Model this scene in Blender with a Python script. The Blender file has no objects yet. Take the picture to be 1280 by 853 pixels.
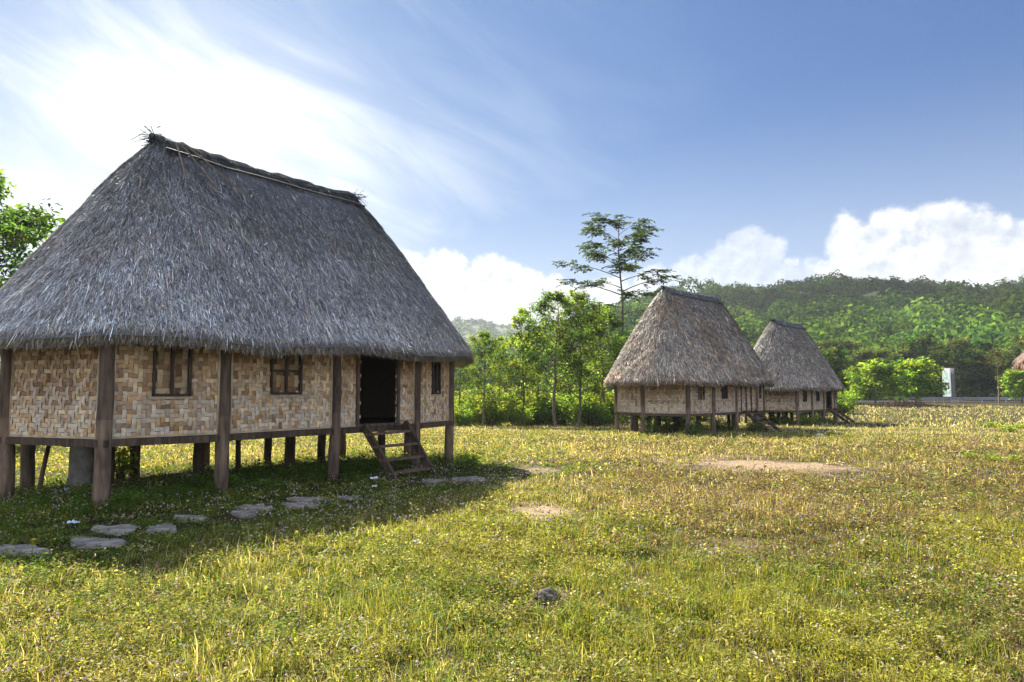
import bpy, math, random
import numpy as np

R = math.radians
rng = np.random.default_rng(7)
random.seed(7)
S = bpy.context.scene
COL = S.collection

# ------------------------------------------------------------------ helpers
def vnoise(x, y, seed=0):
    x = np.asarray(x, float); y = np.asarray(y, float)
    xi = np.floor(x); yi = np.floor(y)
    fx = x - xi; fy = y - yi
    fx = fx*fx*(3-2*fx); fy = fy*fy*(3-2*fy)
    def h(a, b):
        v = np.sin(a*127.1 + b*311.7 + seed*74.7)*43758.5453
        return v - np.floor(v)
    return (h(xi, yi)*(1-fx)+h(xi+1, yi)*fx)*(1-fy) + (h(xi, yi+1)*(1-fx)+h(xi+1, yi+1)*fx)*fy

def fbm(x, y, seed=0, oct=4):
    s = 0; a = .5; t = 0
    for i in range(oct):
        s = s + a*vnoise(np.asarray(x)*2**i, np.asarray(y)*2**i, seed+i*13); t += a; a *= .5
    return s/t

def norm(v):
    return v/np.maximum(np.linalg.norm(v, axis=-1, keepdims=True), 1e-9)

class MB:
    """collects faces with a colour each and links them as ONE mesh object"""
    def __init__(self):
        self.v = []; self.f = []; self.sz = []; self.c = []; self.sm = []; self.n = 0
    def add(self, verts, faces, col=(1, 1, 1), smooth=False):
        verts = np.asarray(verts, np.float32).reshape(-1, 3)
        faces = np.asarray(faces, np.int32)
        if len(faces) == 0: return
        m, k = faces.shape
        self.v.append(verts); self.f.append((faces+self.n).ravel())
        self.sz.append(np.full(m, k, np.int32))
        col = np.asarray(col, np.float32)
        if col.ndim == 1: col = np.tile(col, (m, 1))
        self.c.append(col); self.sm.append(np.full(m, smooth))
        self.n += len(verts)
    def box(self, c, s, rz=0., col=(1, 1, 1), axes=None):
        c = np.array(c, float); s = np.array(s, float)/2
        p = np.array([[x, y, z] for x in (-1, 1) for y in (-1, 1) for z in (-1, 1)])*s
        if axes is None:
            ca, sa = math.cos(rz), math.sin(rz)
            axes = np.array([[ca, sa, 0], [-sa, ca, 0], [0, 0, 1]])
        p = p @ np.asarray(axes, float) + c
        self.add(p, [[0, 1, 3, 2], [4, 6, 7, 5], [0, 4, 5, 1], [2, 3, 7, 6], [0, 2, 6, 4], [1, 5, 7, 3]], col)
    def beam(self, a, b, w, h, col=(1, 1, 1), up=(0, 0, 1)):
        a = np.array(a, float); b = np.array(b, float)
        d = b-a; L = np.linalg.norm(d); d /= L
        u = np.array(up, float); s = norm(np.cross(u, d)); u2 = np.cross(d, s)
        self.box((a+b)/2, (L, w, h), col=col, axes=np.array([d, s, u2]))
    def tube(self, pts, rad, sides=8, col=(1, 1, 1), rough=0., seed=0, caps=True):
        pts = np.asarray(pts, float); n = len(pts)
        rad = np.broadcast_to(np.asarray(rad, float), (n,))
        t = norm(np.gradient(pts, axis=0))
        ref = np.array([1., 0, 0]) if abs(t[0][0]) < .8 else np.array([0, 1., 0])
        s = norm(np.cross(t, ref)); u = np.cross(t, s)
        a = np.linspace(0, 2*np.pi, sides, endpoint=False)
        rr = rad[:, None]*np.ones((1, sides))
        if rough:
            g = np.random.default_rng(seed)
            rr = rr*(1+rough*g.normal(0, 1, (1, sides))+rough*.6*g.normal(0, 1, (n, sides)))
        v = pts[:, None]+rr[..., None]*(np.cos(a)[None, :, None]*s[:, None]+np.sin(a)[None, :, None]*u[:, None])
        f = []
        for i in range(n-1):
            for j in range(sides):
                k = (j+1) % sides
                f.append([i*sides+j, i*sides+k, (i+1)*sides+k, (i+1)*sides+j])
        self.add(v.reshape(-1, 3), f, col, True)
        if caps:
            for e in (0, n-1):
                vv = np.vstack([v[e], pts[e][None]])
                ff = [[j, (j+1) % sides, sides] for j in range(sides)]
                self.add(vv, ff, np.asarray(col, float).reshape(-1, 3)[0], False)
    def build(self, name, mat, parent=None):
        me = bpy.data.meshes.new(name)
        if self.n:
            v = np.vstack(self.v); f = np.concatenate(self.f); sz = np.concatenate(self.sz)
            me.vertices.add(len(v)); me.vertices.foreach_set('co', v.ravel())
            me.loops.add(len(f)); me.loops.foreach_set('vertex_index', f)
            me.polygons.add(len(sz))
            me.polygons.foreach_set('loop_start', np.concatenate([[0], np.cumsum(sz)[:-1]]).astype(np.int32))
            me.update(calc_edges=True)
            me.polygons.foreach_set('use_smooth', np.concatenate(self.sm))
            at = me.attributes.new('tint', 'FLOAT_COLOR', 'FACE')
            c = np.vstack(self.c)
            at.data.foreach_set('color', np.hstack([c, np.ones((len(c), 1))]).astype(np.float32).ravel())
        me.materials.append(mat)
        o = bpy.data.objects.new(name, me); COL.objects.link(o)
        if parent: o.parent = parent
        return o

def tag(o, label=None, cat=None, group=None, kind=None):
    if label: o['label'] = label
    if cat: o['category'] = cat
    if group: o['group'] = group
    if kind: o['kind'] = kind
    return o

def empty(name, loc, rz=0., label=None, cat=None, group=None, sc=1.):
    o = bpy.data.objects.new(name, None); COL.objects.link(o)
    o.location = loc; o.rotation_euler = (0, 0, rz); o.scale = (sc, sc, sc)
    o.empty_display_size = .2
    return tag(o, label, cat, group)

def copy_tree(o, loc, rz, sc, label, group=None, parent=None):
    c = o.copy(); COL.objects.link(c)
    if parent is not None: c.parent = parent
    else:
        c.location = loc; c.rotation_euler = (0, 0, rz); c.scale = (sc, sc, sc) if np.isscalar(sc) else sc
        c['label'] = label
        if group: c['group'] = group
    for ch in o.children: copy_tree(ch, None, None, None, None, None, c)
    return c

# ------------------------------------------------------------------ camera
PITCH = R(4.12); FPX = 853.; EYE = 1.8
cam = bpy.data.cameras.new('camera'); co = bpy.data.objects.new('camera', cam); COL.objects.link(co)
cam.lens = FPX/1280*36; cam.sensor_width = 36; cam.clip_start = .05; cam.clip_end = 6000
co.location = (0, 0, EYE); co.rotation_euler = (R(90)+PITCH, 0, 0); S.camera = co

def pxdir(x, y):
    a = (x-640)/FPX; b = (426.5-y)/FPX
    return np.array([a, math.cos(PITCH)-b*math.sin(PITCH), math.sin(PITCH)+b*math.cos(PITCH)])
def gz(x, y):
    """height of the field"""
    x = np.asarray(x, float); y = np.asarray(y, float)
    z = np.interp(y, [-50, 15, 25, 36, 50, 62, 80, 95, 3000], [0, 0, -.14, -.34, -.58, -.5, -.25, -.1, -.1])
    m = np.clip((y-2)/3, 0, 1)*np.clip((140-y)/40, 0, 1)
    return z + m*(.10*(fbm(x*.35, y*.35, 3)-.5)+.05*(fbm(x*1.3, y*1.3, 5, 2)-.5))
def gp(x, y):
    d = pxdir(x, y); z = 0.
    for _ in range(12):
        t = (z-EYE)/d[2]; p = d*t
        z = float(gz(p[0], p[1]))
    return np.array([p[0], p[1], z])
def at(x, dist):
    """ground point under picture column x at a distance ahead"""
    X = (x-640)/FPX*dist/math.cos(0)*1.0
    return np.array([X, dist, float(gz(X, dist))])

# ------------------------------------------------------------------ materials
def newmat(name):
    m = bpy.data.materials.new(name); m.use_nodes = True
    nt = m.node_tree; nt.nodes.clear()
    return m, nt, nt.nodes, nt.links

def mat_solid(name, base, rough=.8, noise_scale=8., var=.35, bump=.3, bump_scale=30., stretch=(1, 1, 1), tint=True, spec=.3, metallic=0.):
    m, nt, N, L = newmat(name)
    out = N.new('ShaderNodeOutputMaterial'); b = N.new('ShaderNodeBsdfPrincipled')
    L.new(b.outputs[0], out.inputs[0])
    b.inputs['Roughness'].default_value = rough; b.inputs['Metallic'].default_value = metallic
    b.inputs['Specular IOR Level'].default_value = spec
    tc = N.new('ShaderNodeTexCoord'); mp = N.new('ShaderNodeMapping'); mp.inputs['Scale'].default_value = stretch
    L.new(tc.outputs['Object'], mp.inputs[0])
    no = N.new('ShaderNodeTexNoise'); no.inputs['Scale'].default_value = noise_scale; no.inputs['Detail'].default_value = 6
    L.new(mp.outputs[0], no.inputs['Vector'])
    mr = N.new('ShaderNodeMapRange'); mr.inputs[1].default_value = .3; mr.inputs[2].default_value = .7
    mr.inputs[3].default_value = 1-var; mr.inputs[4].default_value = 1+var
    L.new(no.outputs[0], mr.inputs[0])
    mx = N.new('ShaderNodeVectorMath'); mx.operation = 'SCALE'
    if tint:
        a = N.new('ShaderNodeAttribute'); a.attribute_name = 'tint'
        mm = N.new('ShaderNodeVectorMath'); mm.operation = 'MULTIPLY'; mm.inputs[1].default_value = base
        L.new(a.outputs['Color'], mm.inputs[0]); L.new(mm.outputs[0], mx.inputs[0])
    else:
        mx.inputs[0].default_value = base
    L.new(mr.outputs[0], mx.inputs['Scale'])
    L.new(mx.outputs[0], b.inputs['Base Color'])
    if bump:
        n2 = N.new('ShaderNodeTexNoise'); n2.inputs['Scale'].default_value = bump_scale; n2.inputs['Detail'].default_value = 8
        L.new(mp.outputs[0], n2.inputs['Vector'])
        bp = N.new('ShaderNodeBump'); bp.inputs['Strength'].default_value = bump; bp.inputs['Distance'].default_value = .03
        L.new(n2.outputs[0], bp.inputs['Height']); L.new(bp.outputs[0], b.inputs['Normal'])
    return m

def mat_leaf(name, base, trans, fac=.5, gloss=.12, rough=.4):
    """leaf: reflects and lets light through; the tint of each leaf comes from its face"""
    m, nt, N, L = newmat(name)
    out = N.new('ShaderNodeOutputMaterial')
    a = N.new('ShaderNodeAttribute'); a.attribute_name = 'tint'
    def mul(c):
        v = N.new('ShaderNodeVectorMath'); v.operation = 'MULTIPLY'; v.inputs[1].default_value = c
        L.new(a.outputs['Color'], v.inputs[0]); return v.outputs[0]
    d = N.new('ShaderNodeBsdfDiffuse'); t = N.new('ShaderNodeBsdfTranslucent'); g = N.new('ShaderNodeBsdfGlossy')
    g.inputs['Roughness'].default_value = rough; g.inputs['Color'].default_value = (.8, .85, .8, 1)
    L.new(mul(base), d.inputs[0]); L.new(mul(trans), t.inputs[0])
    m1 = N.new('ShaderNodeMixShader'); m1.inputs[0].default_value = fac
    L.new(d.outputs[0], m1.inputs[1]); L.new(t.outputs[0], m1.inputs[2])
    lw = N.new('ShaderNodeFresnel'); lw.inputs[0].default_value = 1.35
    ms = N.new("ShaderNodeMath"); ms.operation = "MULTIPLY"; ms.inputs[1].default_value = gloss*1.6
    L.new(lw.outputs[0], ms.inputs[0])
    m2 = N.new('ShaderNodeMixShader'); L.new(ms.outputs[0], m2.inputs[0])
    L.new(m1.outputs[0], m2.inputs[1]); L.new(g.outputs[0], m2.inputs[2])
    L.new(m2.outputs[0], out.inputs[0])
    return m

M = {}
M['thatch'] = mat_leaf('grey_thatch', (1, 1, 1), (.8, .7, .55), .08, .22, .42)
M['old_thatch'] = mat_leaf('blackened_thatch', (1, 1, 1), (.5, .45, .4), .08, .03, .6)
M['wood'] = mat_solid('weathered_wood', (.10, .068, .048), .85, 3., .55, .7, 12., (4, 4, .7))
M['weave'] = mat_solid('woven_bamboo', (1, 1, 1), .65, 18., .22, .25, 60.)
M['bamboo'] = mat_solid('bamboo_trim', (.42, .33, .22), .6, 6., .3, .2, 30.)
M['dark_wood'] = mat_solid('dark_wood', (.05, .036, .028), .8, 4., .4, .5, 20., (3, 3, 1))
M['concrete'] = mat_solid('worn_concrete', (.33, .30, .26), .9, 5., .4, .5, 35.)
M['slab'] = mat_solid('earthy_slab', (.27, .235, .20), .95, 6., .6, .8, 22.)
M['stone'] = mat_solid('grey_stone', (.24, .23, .20), .9, 7., .55, 1., 14.)
M['bark'] = mat_solid('bark', (.16, .12, .09), .9, 5., .45, .8, 14., (2, 2, .6))
M['leaf'] = mat_leaf('leaf', (.06, .11, .022), (.40, .54, .05), .5, .06)
M['leaf_dark'] = mat_leaf('dark_leaf', (.035, .07, .018), (.16, .24, .025), .45, .06)
M['leaf_far'] = mat_leaf('far_leaf', (.06, .095, .03), (.12, .175, .024), .4, .0)
M['grass'] = mat_leaf('grass_blade', (1, 1, 1), (2.0, 1.85, .75), .40, .03, .45)
M['petal'] = mat_leaf('petal', (.8, .62, .70), (.5, .36, .42), .3, .0)
M['plastic'] = mat_solid('pale_plastic', (.6, .63, .68), .4, 6., .15, .2, 20.)
M['metal'] = mat_solid('galvanised_steel', (.27, .29, .31), .45, 3., .15, .1, 20., spec=.5, metallic=.6)
M['asphalt'] = mat_solid('asphalt', (.06, .06, .065), .9, 2., .2, .3, 60., tint=False)
M['paint'] = mat_solid('pale_board', (.8, .8, .78), .5, 2., .06, 0, tint=True)

# ------------------------------------------------------------------ light
SUN_AZ, SUN_EL = R(-29), R(43)
sd = np.array([math.sin(SUN_AZ)*math.cos(SUN_EL), math.cos(SUN_AZ)*math.cos(SUN_EL), math.sin(SUN_EL)])
sl = bpy.data.lights.new('sun', 'SUN'); sl.energy = 5.0; sl.angle = R(.55); sl.color = (1., .95, .86)
so = bpy.data.objects.new('sun', sl); COL.objects.link(so)
from mathutils import Vector
so.rotation_euler = Vector(sd).to_track_quat('Z', 'Y').to_euler(); so.location = (-30, 50, 60)

# ------------------------------------------------------------------ sky
W = bpy.data.worlds.new('World'); S.world = W; W.use_nodes = True
nt = W.node_tree; N = nt.nodes; L = nt.links; N.clear()
def nd(t, **k):
    n = N.new(t)
    for a, b in k.items(): setattr(n, a, b)
    return n
def setin(s, v):
    if isinstance(v, bpy.types.NodeSocket): L.new(v, s)
    else: s.default_value = v
def mth(op, a, b=None, c=None, clamp=False):
    n = nd('ShaderNodeMath', operation=op, use_clamp=clamp)
    setin(n.inputs[0], a)
    if b is not None: setin(n.inputs[1], b)
    if c is not None: setin(n.inputs[2], c)
    return n.outputs[0]
def sstep(x, a, b):
    n = nd('ShaderNodeMapRange', interpolation_type='SMOOTHSTEP')
    setin(n.inputs[0], x); n.inputs[1].default_value = a; n.inputs[2].default_value = b
    return n.outputs[0]
def comb(x, y, z=0.):
    n = nd('ShaderNodeCombineXYZ'); setin(n.inputs[0], x); setin(n.inputs[1], y); setin(n.inputs[2], z); return n.outputs[0]
def noise(v, sc, det=5., rough=.55, dist=0.):
    n = nd('ShaderNodeTexNoise'); setin(n.inputs['Vector'], v); n.inputs['Scale'].default_value = sc
    n.inputs['Detail'].default_value = det; n.inputs['Roughness'].default_value = rough; n.inputs['Distortion'].default_value = dist
    return n.outputs[0]
def mixc(f, a, b):
    n = nd('ShaderNodeMix', data_type='RGBA'); setin(n.inputs[0], f); setin(n.inputs[6], a); setin(n.inputs[7], b); return n.outputs[2]
sky = nd('ShaderNodeTexSky', sky_type='NISHITA', sun_disc=False, sun_elevation=SUN_EL, sun_rotation=SUN_AZ,
         altitude=200., air_density=1.1, dust_density=.6, ozone_density=2.5)
tc = nd('ShaderNodeTexCoord'); sx = nd('ShaderNodeSeparateXYZ'); L.new(tc.outputs['Generated'], sx.inputs[0])
az = mth('ARCTAN2', sx.outputs[0], sx.outputs[1]); el = mth('ARCSINE', sx.outputs[2])
def azel(x, y):
    d = norm(pxdir(x, y)); return math.atan2(d[0], d[1]), math.asin(d[2])
P = comb(az, el)
# heaped clouds: a union of round heads, broken up by noise
n_w = nd('ShaderNodeTexNoise'); L.new(P, n_w.inputs['Vector']); n_w.inputs['Scale'].default_value = 14; n_w.inputs['Detail'].default_value = 4
vs = nd('ShaderNodeVectorMath', operation='MULTIPLY_ADD'); L.new(n_w.outputs['Color'], vs.inputs[0])
vs.inputs[1].default_value = (.045, .04, 0); vs.inputs[2].default_value = (-.0225, -.02, 0)
pw = nd('ShaderNodeVectorMath', operation='ADD'); L.new(P, pw.inputs[0]); L.new(vs.outputs[0], pw.inputs[1])
heads = [(1062, 300, 34), (1110, 302, 46), (1160, 290, 44), (1195, 280, 36), (1238, 292, 42), (1290, 300, 46), (1345, 312, 60), (1420, 330, 70),
         (1100, 340, 62), (1200, 342, 75), (1300, 355, 80), (930, 313, 30), (900, 328, 30), (958, 324, 28), (988, 338, 22),
         (868, 348, 30), (1015, 352, 34), (930, 356, 48), (815, 362, 30), (490, 350, 52), (560, 352, 46), (612, 352, 40),
         (655, 362, 33), (692, 370, 30), (724, 375, 30), (600, 396, 60), (690, 405, 52), (420, 360, 70), (765, 375, 34)]
F = None
for (x, y, r) in heads:
    a, e = azel(x, y)
    rr = r/FPX*math.cos(a)**1.5
    dn = nd('ShaderNodeVectorMath', operation='DISTANCE'); L.new(pw.outputs[0], dn.inputs[0]); dn.inputs[1].default_value = (a, e, 0)
    v = mth('MULTIPLY_ADD', dn.outputs['Value'], -1/rr, 1.)
    F = v if F is None else mth('SMOOTH_MAX', F, v, .12)
b1 = noise(P, 26., 6., .6); b2 = noise(comb(mth('ADD', az, .006), mth('SUBTRACT', el, .010)), 26., 6., .6)
Fn = mth('ADD', F, mth('MULTIPLY', mth('SUBTRACT', b1, .5), 1.05))
cum_a = mth('MULTIPLY', sstep(Fn, -.04, .30), mth('MULTIPLY_ADD', mth('MULTIPLY', sstep(az, .12, .24), sstep(az, .45, .39)), -.42, 1.))
lit = mth('MULTIPLY_ADD', mth('SUBTRACT', b1, b2), 3.0, .55, clamp=True)
core = sstep(Fn, .15, 1.0)
low = sstep(noise(comb(mth('MULTIPLY', az, .6), el, 4.2), 12., 4.), .45, .65)
dim = mth('MULTIPLY', mth('MULTIPLY', core, low), sstep(az, .25, .5))
cum_c = mixc(lit, (3.7, 4.15, 4.8, 1), (7.2, 7.2, 7.1, 1))
cum_c = mixc(mth('MULTIPLY', dim, .9), cum_c, (3.3, 3.7, 4.4, 1))
# thin streaked veil, thicker toward the sun
rot = R(24)
u = mth('ADD', mth('MULTIPLY', az, math.cos(rot)), mth('MULTIPLY', el, -math.sin(rot)))
w = mth('ADD', mth('MULTIPLY', az, math.sin(rot)), mth('MULTIPLY', el, math.cos(rot)))
c1 = noise(comb(mth('MULTIPLY', u, 2.2), mth('MULTIPLY', w, 8.5), 1.7), 1.6, 7., .56, .9)
c2 = noise(comb(mth('MULTIPLY', u, 1.2), mth('MULTIPLY', w, 2.4), 7.7), 1.5, 3., .5, .3)
band = mth('MULTIPLY', sstep(az, .42, -.35), mth('MULTIPLY_ADD', sstep(el, .50, .33), .6, .4))
c1s = sstep(mth('ADD', c1, mth('MULTIPLY', mth('SUBTRACT', c2, .5), .7)), .40, .86)
a0, e0 = azel(250, 250)
dglow = nd('ShaderNodeVectorMath', operation='DISTANCE'); L.new(P, dglow.inputs[0]); dglow.inputs[1].default_value = (a0, e0, 0)
glow = sstep(dglow.outputs['Value'], .46, .04)
lowhaze = sstep(el, .42, .02)
ca = mth('MULTIPLY', c1s, band)
ca = mth('ADD', mth('MULTIPLY', ca, .5), mth('MULTIPLY', mth('MULTIPLY', glow, .62), mth('MULTIPLY_ADD', c1s, .45, .55)), clamp=True)
ca = mth('MULTIPLY_ADD', band, .30, ca, clamp=True)
ca = mth('MAXIMUM', ca, mth('MULTIPLY', lowhaze, .68))
cir_c = mixc(glow, (4.1, 4.8, 5.8, 1), (7.2, 7.4, 7.5, 1))
tn = nd('ShaderNodeVectorMath', operation='MULTIPLY'); L.new(sky.outputs[0], tn.inputs[0]); tn.inputs[1].default_value = (.13, .42, .86)
t1 = nd('ShaderNodeVectorMath', operation='ADD'); L.new(tn.outputs[0], t1.inputs[0]); t1.inputs[1].default_value = (4.4, 5.6, 9.5)
t2 = nd('ShaderNodeVectorMath', operation='MULTIPLY'); L.new(tn.outputs[0], t2.inputs[0]); t2.inputs[1].default_value = (4.4, 5.6, 9.5)
tm = nd('ShaderNodeVectorMath', operation='DIVIDE'); L.new(t2.outputs[0], tm.inputs[0]); L.new(t1.outputs[0], tm.inputs[1])
sk = tm.outputs[0]
col = mixc(ca, sk, cir_c)
col = mixc(cum_a, col, cum_c)
# broad bright clouds added unseen behind the camera, as fill on the shaded fronts
back = sstep(sx.outputs[1], -.05, -.45)
bn = sstep(noise(tc.outputs['Generated'], 2.3, 5., .55), .40, .56)
col = mixc(mth('MULTIPLY', back, bn), col, (9.2, 10., 11.6, 1))
bg = nd('ShaderNodeBackground'); L.new(col, bg.inputs[0]); bg.inputs[1].default_value = .05
wo = nd('ShaderNodeOutputWorld'); L.new(bg.outputs[0], wo.inputs[0])

# ------------------------------------------------------------------ the field
H1 = dict(c=(-5.47, 14.97), th=R(54.4), z=0.)
H2 = dict(c=(9.54, 36.0), th=R(46), z=-.34)
H3 = dict(c=(20.05, 49.5), th=R(48), z=-.58)
def dirt_patches():
    out = []
    for (x, y, wx, wy) in [(668, 639, 46, 11), (965, 582, 108, 7), (915, 684, 60, 13), (672, 587, 26, 3), (600, 600, 70, 5), (905, 571, 60, 3), (690, 745, 26, 9), (1240, 742, 40, 10)]:
        c = gp(x, y); a = gp(x+wx, y); b = gp(x, y-wy)
        out.append((c[0], c[1], abs(a[0]-c[0]), abs(b[1]-c[1])))
    return out
PATCH = dirt_patches()
def bare(x, y):
    m = np.zeros_like(x)
    w1 = (fbm(x*1.6, y*1.6, 91)-.5)*1.6
    for i, (a, b, p, q) in enumerate(PATCH):
        r = np.sqrt(((x-a)/p)**2+((y-b)/q)**2)+w1
        k = (1, .95, .4, .8, .5, .5, .3, .3)[i]
        m = np.maximum(m, k*np.clip((1.25-r)/.7, 0, 1))
    return m

def graded(a, b, fine0, fine1, st):
    core = np.arange(fine0, fine1+1e-6, st)
    lo = [fine0]; s = st
    while lo[-1] > a: s *= 1.25; lo.append(lo[-1]-s)
    hi = [fine1]; s = st
    while hi[-1] < b: s *= 1.25; hi.append(hi[-1]+s)
    return np.array(lo[:0:-1]+list(core)+hi[1:])
gx = graded(-2500, 2500, -26, 36, .45); gy = graded(-400, 3000, 1, 60, .45)
X, Y = np.meshgrid(gx, gy); Z = gz(X, Y)
nx, ny = len(gx), len(gy)
idx = np.arange(nx*ny).reshape(ny, nx)
fc = np.stack([idx[:-1, :-1], idx[:-1, 1:], idx[1:, 1:], idx[1:, :-1]], -1).reshape(-1, 4)
g = MB(); g.add(np.stack([X, Y, Z], -1).reshape(-1, 3), fc, (1, 1, 1), True)
def mat_ground():
    m, nt2, N, L = newmat('meadow_soil')
    out = N.new('ShaderNodeOutputMaterial'); b = N.new('ShaderNodeBsdfPrincipled'); L.new(b.outputs[0], out.inputs[0])
    b.inputs['Roughness'].default_value = 1.; b.inputs['Specular IOR Level'].default_value = .1
    geo = N.new('ShaderNodeNewGeometry')
    def no(sc, det=6, seed=0.):
        n = N.new('ShaderNodeTexNoise'); n.noise_dimensions = '4D'; n.inputs['W'].default_value = seed
        n.inputs['Scale'].default_value = sc; n.inputs['Detail'].default_value = det
        L.new(geo.outputs['Position'], n.inputs['Vector']); return n.outputs[0]
    def ramp(f, stops):
        r = N.new('ShaderNodeValToRGB'); L.new(f, r.inputs[0])
        while len(r.color_ramp.elements) < len(stops): r.color_ramp.elements.new(.5)
        for e, (p, c) in zip(r.color_ramp.elements, stops): e.position = p; e.color = (*c, 1)
        return r.outputs[0]
    base = ramp(no(.22), [(.36, (.03, .028, .012)), (.5, (.05, .04, .02)), (.66, (.09, .068, .036))])
    fine = ramp(no(5., 8, 3.), [(.35, (.45, .45, .4)), (.62, (1.2, 1.15, 1.05))])
    mm = N.new('ShaderNodeVectorMath'); mm.operation = 'MULTIPLY'; L.new(base, mm.inputs[0]); L.new(fine, mm.inputs[1])
    soil = ramp(no(7., 8, 5.), [(.3, (.20, .14, .085)), (.7, (.36, .26, .17))])
    sp = N.new('ShaderNodeSeparateXYZ'); L.new(geo.outputs['Position'], sp.inputs[0])
    wob = no(1.6, 4, 9.); mask = None
    def mt(op, a, bb, clamp=False):
        n = N.new('ShaderNodeMath'); n.operation = op; n.use_clamp = clamp
        for s, v in ((n.inputs[0], a), (n.inputs[1], bb)):
            if isinstance(v, bpy.types.NodeSocket): L.new(v, s)
            else: s.default_value = v
        return n.outputs[0]
    for i, (a, bb, p, q) in enumerate(PATCH):
        dx = mt('DIVIDE', mt('SUBTRACT', sp.outputs[0], a), p); dy = mt('DIVIDE', mt('SUBTRACT', sp.outputs[1], bb), q)
        r = mt('SQRT', mt('ADD', mt('MULTIPLY', dx, dx), mt('MULTIPLY', dy, dy)), 0.)
        r = mt('ADD', r, mt('MULTIPLY', mt('SUBTRACT', wob, .5), 2.4))
        k = mt('MULTIPLY', mt('SUBTRACT', 1.3, r), 1.3, True)
        k = mt('MULTIPLY', k, (1, .9, .35, .7, .4, .4, .35, .35)[i])
        mask = k if mask is None else mt('MAXIMUM', mask, k)
    mx = N.new('ShaderNodeMix'); mx.data_type = 'RGBA'; L.new(mask, mx.inputs[0]); L.new(mm.outputs[0], mx.inputs[6]); L.new(soil, mx.inputs[7])
    L.new(mx.outputs[2], b.inputs['Base Color'])
    bp = N.new('ShaderNodeBump'); bp.inputs['Strength'].default_value = .8; bp.inputs['Distance'].default_value = .06
    L.new(no(14., 8, 1.), bp.inputs['Height']); L.new(bp.outputs[0], b.inputs['Normal'])
    return m
tag(g.build('ground', mat_ground()), kind='structure')

# ------------------------------------------------------------------ stepping slabs (their outlines also thin the grass)
SLABS = [(22, 689, 42, 8, 'long earthy slab at the left edge of the path'),
         (118, 679, 36, 8, 'large pale slab, nearer of the touching pair beside the grass stalk'),
         (146, 663, 28, 7, 'large pale slab with a stick on it, farther of the touching pair'),
         (204, 662, 20, 6, 'small grey slab just right of the touching pair of large slabs'),
         (236, 649, 26, 5, 'flat slab in shade left of the third house post'),
         (306, 643, 20, 4, 'thin slab lying in front of the foot of the third house post'),
         (318, 635, 26, 4, 'long slab just behind the thin one in front of the third post'),
         (376, 633, 27, 4, 'broad slab in the middle of the path, nearer of two side by side'),
         (384, 625, 26, 3, 'narrow slab in the middle of the path, farther of two side by side'),
         (436, 623, 17, 3, 'small slab below the weeds left of the big ladder'),
         (502, 650, 14, 3, 'low broken slab half sunk in grass at the shadow edge'),
         (541, 603, 16, 4, 'slab at the foot of the big ladder, right of its right rail'),
         (590, 599, 24, 3, 'worn slab in shadow right of the big ladder'),
         (618, 611, 14, 2, 'thin slab near the tip of the big house shadow')]
slab_mask = []
for i, (x, y, wx, wy, lab) in enumerate(SLABS):
    g2 = np.random.default_rng(100+i)
    c = gp(x, y); n = 24
    pts = []
    for k in range(n):
        a = 2*math.pi*k/n
        q = .80+.22*math.sin(a*2+i)*.5+.16*math.sin(a*3+2*i)+.2*g2.random()
        p = gp(x+wx*q*math.copysign(abs(math.cos(a))**.7, math.cos(a)), y+wy*q*math.copysign(abs(math.sin(a))**.7, math.sin(a)))
        pts.append(p-c)
    pts = np.array(pts); pts[:, 2] = 0
    slab_mask.append((c, pts))
    top = pts.copy(); top[:, 2] = .004+g2.normal(0, .006, n); bev = pts*.93; bev[:, 2] = .018+g2.normal(0, .006, n)
    bot = pts*1.02; bot[:, 2] = -.08
    v = np.vstack([bot, top, bev, bev*[.5, .5, 1]+[0, 0, .006], [[0, 0, .024]]])
    f = []
    for lv in range(3):
        for k in range(n):
            f.append([lv*n+k, lv*n+(k+1) % n, (lv+1)*n+(k+1) % n, (lv+1)*n+k])
    mb = MB(); mb.add(v, f, np.ones(3)*g2.uniform(.75, 1.15), False); mb.add(v, [[3*n+k, 3*n+(k+1) % n, 4*n] for k in range(n)], (1, 1, 1))
    o = mb.build('stepping_slab', M['slab']); o.location = c
    tag(o, lab, 'paving slab', 'stepping slabs of the path past the big house')

# ------------------------------------------------------------------ grass (nobody could count it)
def hut_local(x, y, h):
    dx = x-h['c'][0]; dy = y-h['c'][1]; c, s = math.cos(h['th']), math.sin(h['th'])
    return dx*c+dy*s, -dx*s+dy*c
def field_tone(x, y):
    """weights of green / yellow green / straw / russet over the meadow"""
    a = fbm(x*.16, y*.16, 11); b = fbm(x*.5+9, y*.5, 23); c = fbm(x*1.5, y*1.5, 31, 3)
    right = np.clip((x-.02*y+.6)/3., 0, 1)*np.clip((30-y)/8, 0, 1)
    far = np.clip((y-14)/14, 0, 1)
    lx, ly = hut_local(x, y, H1)
    shade = np.clip(1-np.maximum(np.abs(lx+.3)-5.0, np.abs(ly+1.4)-3.4)/1.2, 0, 1)
    green = np.clip(.42+2.4*(b-.5)+.8*shade+.10*(1-far)-.2*right, 0, 1)+.03
    russ = np.clip(.06+2.2*right*(a+b-.66)+1.0*(c-.58), 0, 1)*(1-.9*shade)
    straw = np.clip(.13+1.2*(a-.5)+1.2*far+.06*(1-right), 0, 1)*(1-shade)+.03
    yg = np.clip(.75-.8*(a-.5)-.25*right, .05, 1)*(1-.5*shade)
    q = 1-.55*right*np.clip((a+.5*b-.45)*3, 0, 1); green = green*q; yg = yg*q; straw = straw*(1-.4*right)
    wts = np.stack([green, yg, straw, russ], -1); return wts/wts.sum(-1, keepdims=True)
PAL = np.array([(.095, .15, .03), (.225, .225, .05), (.50, .43, .27), (.16, .115, .07)])
ROCK = gp(687, 752)
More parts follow.
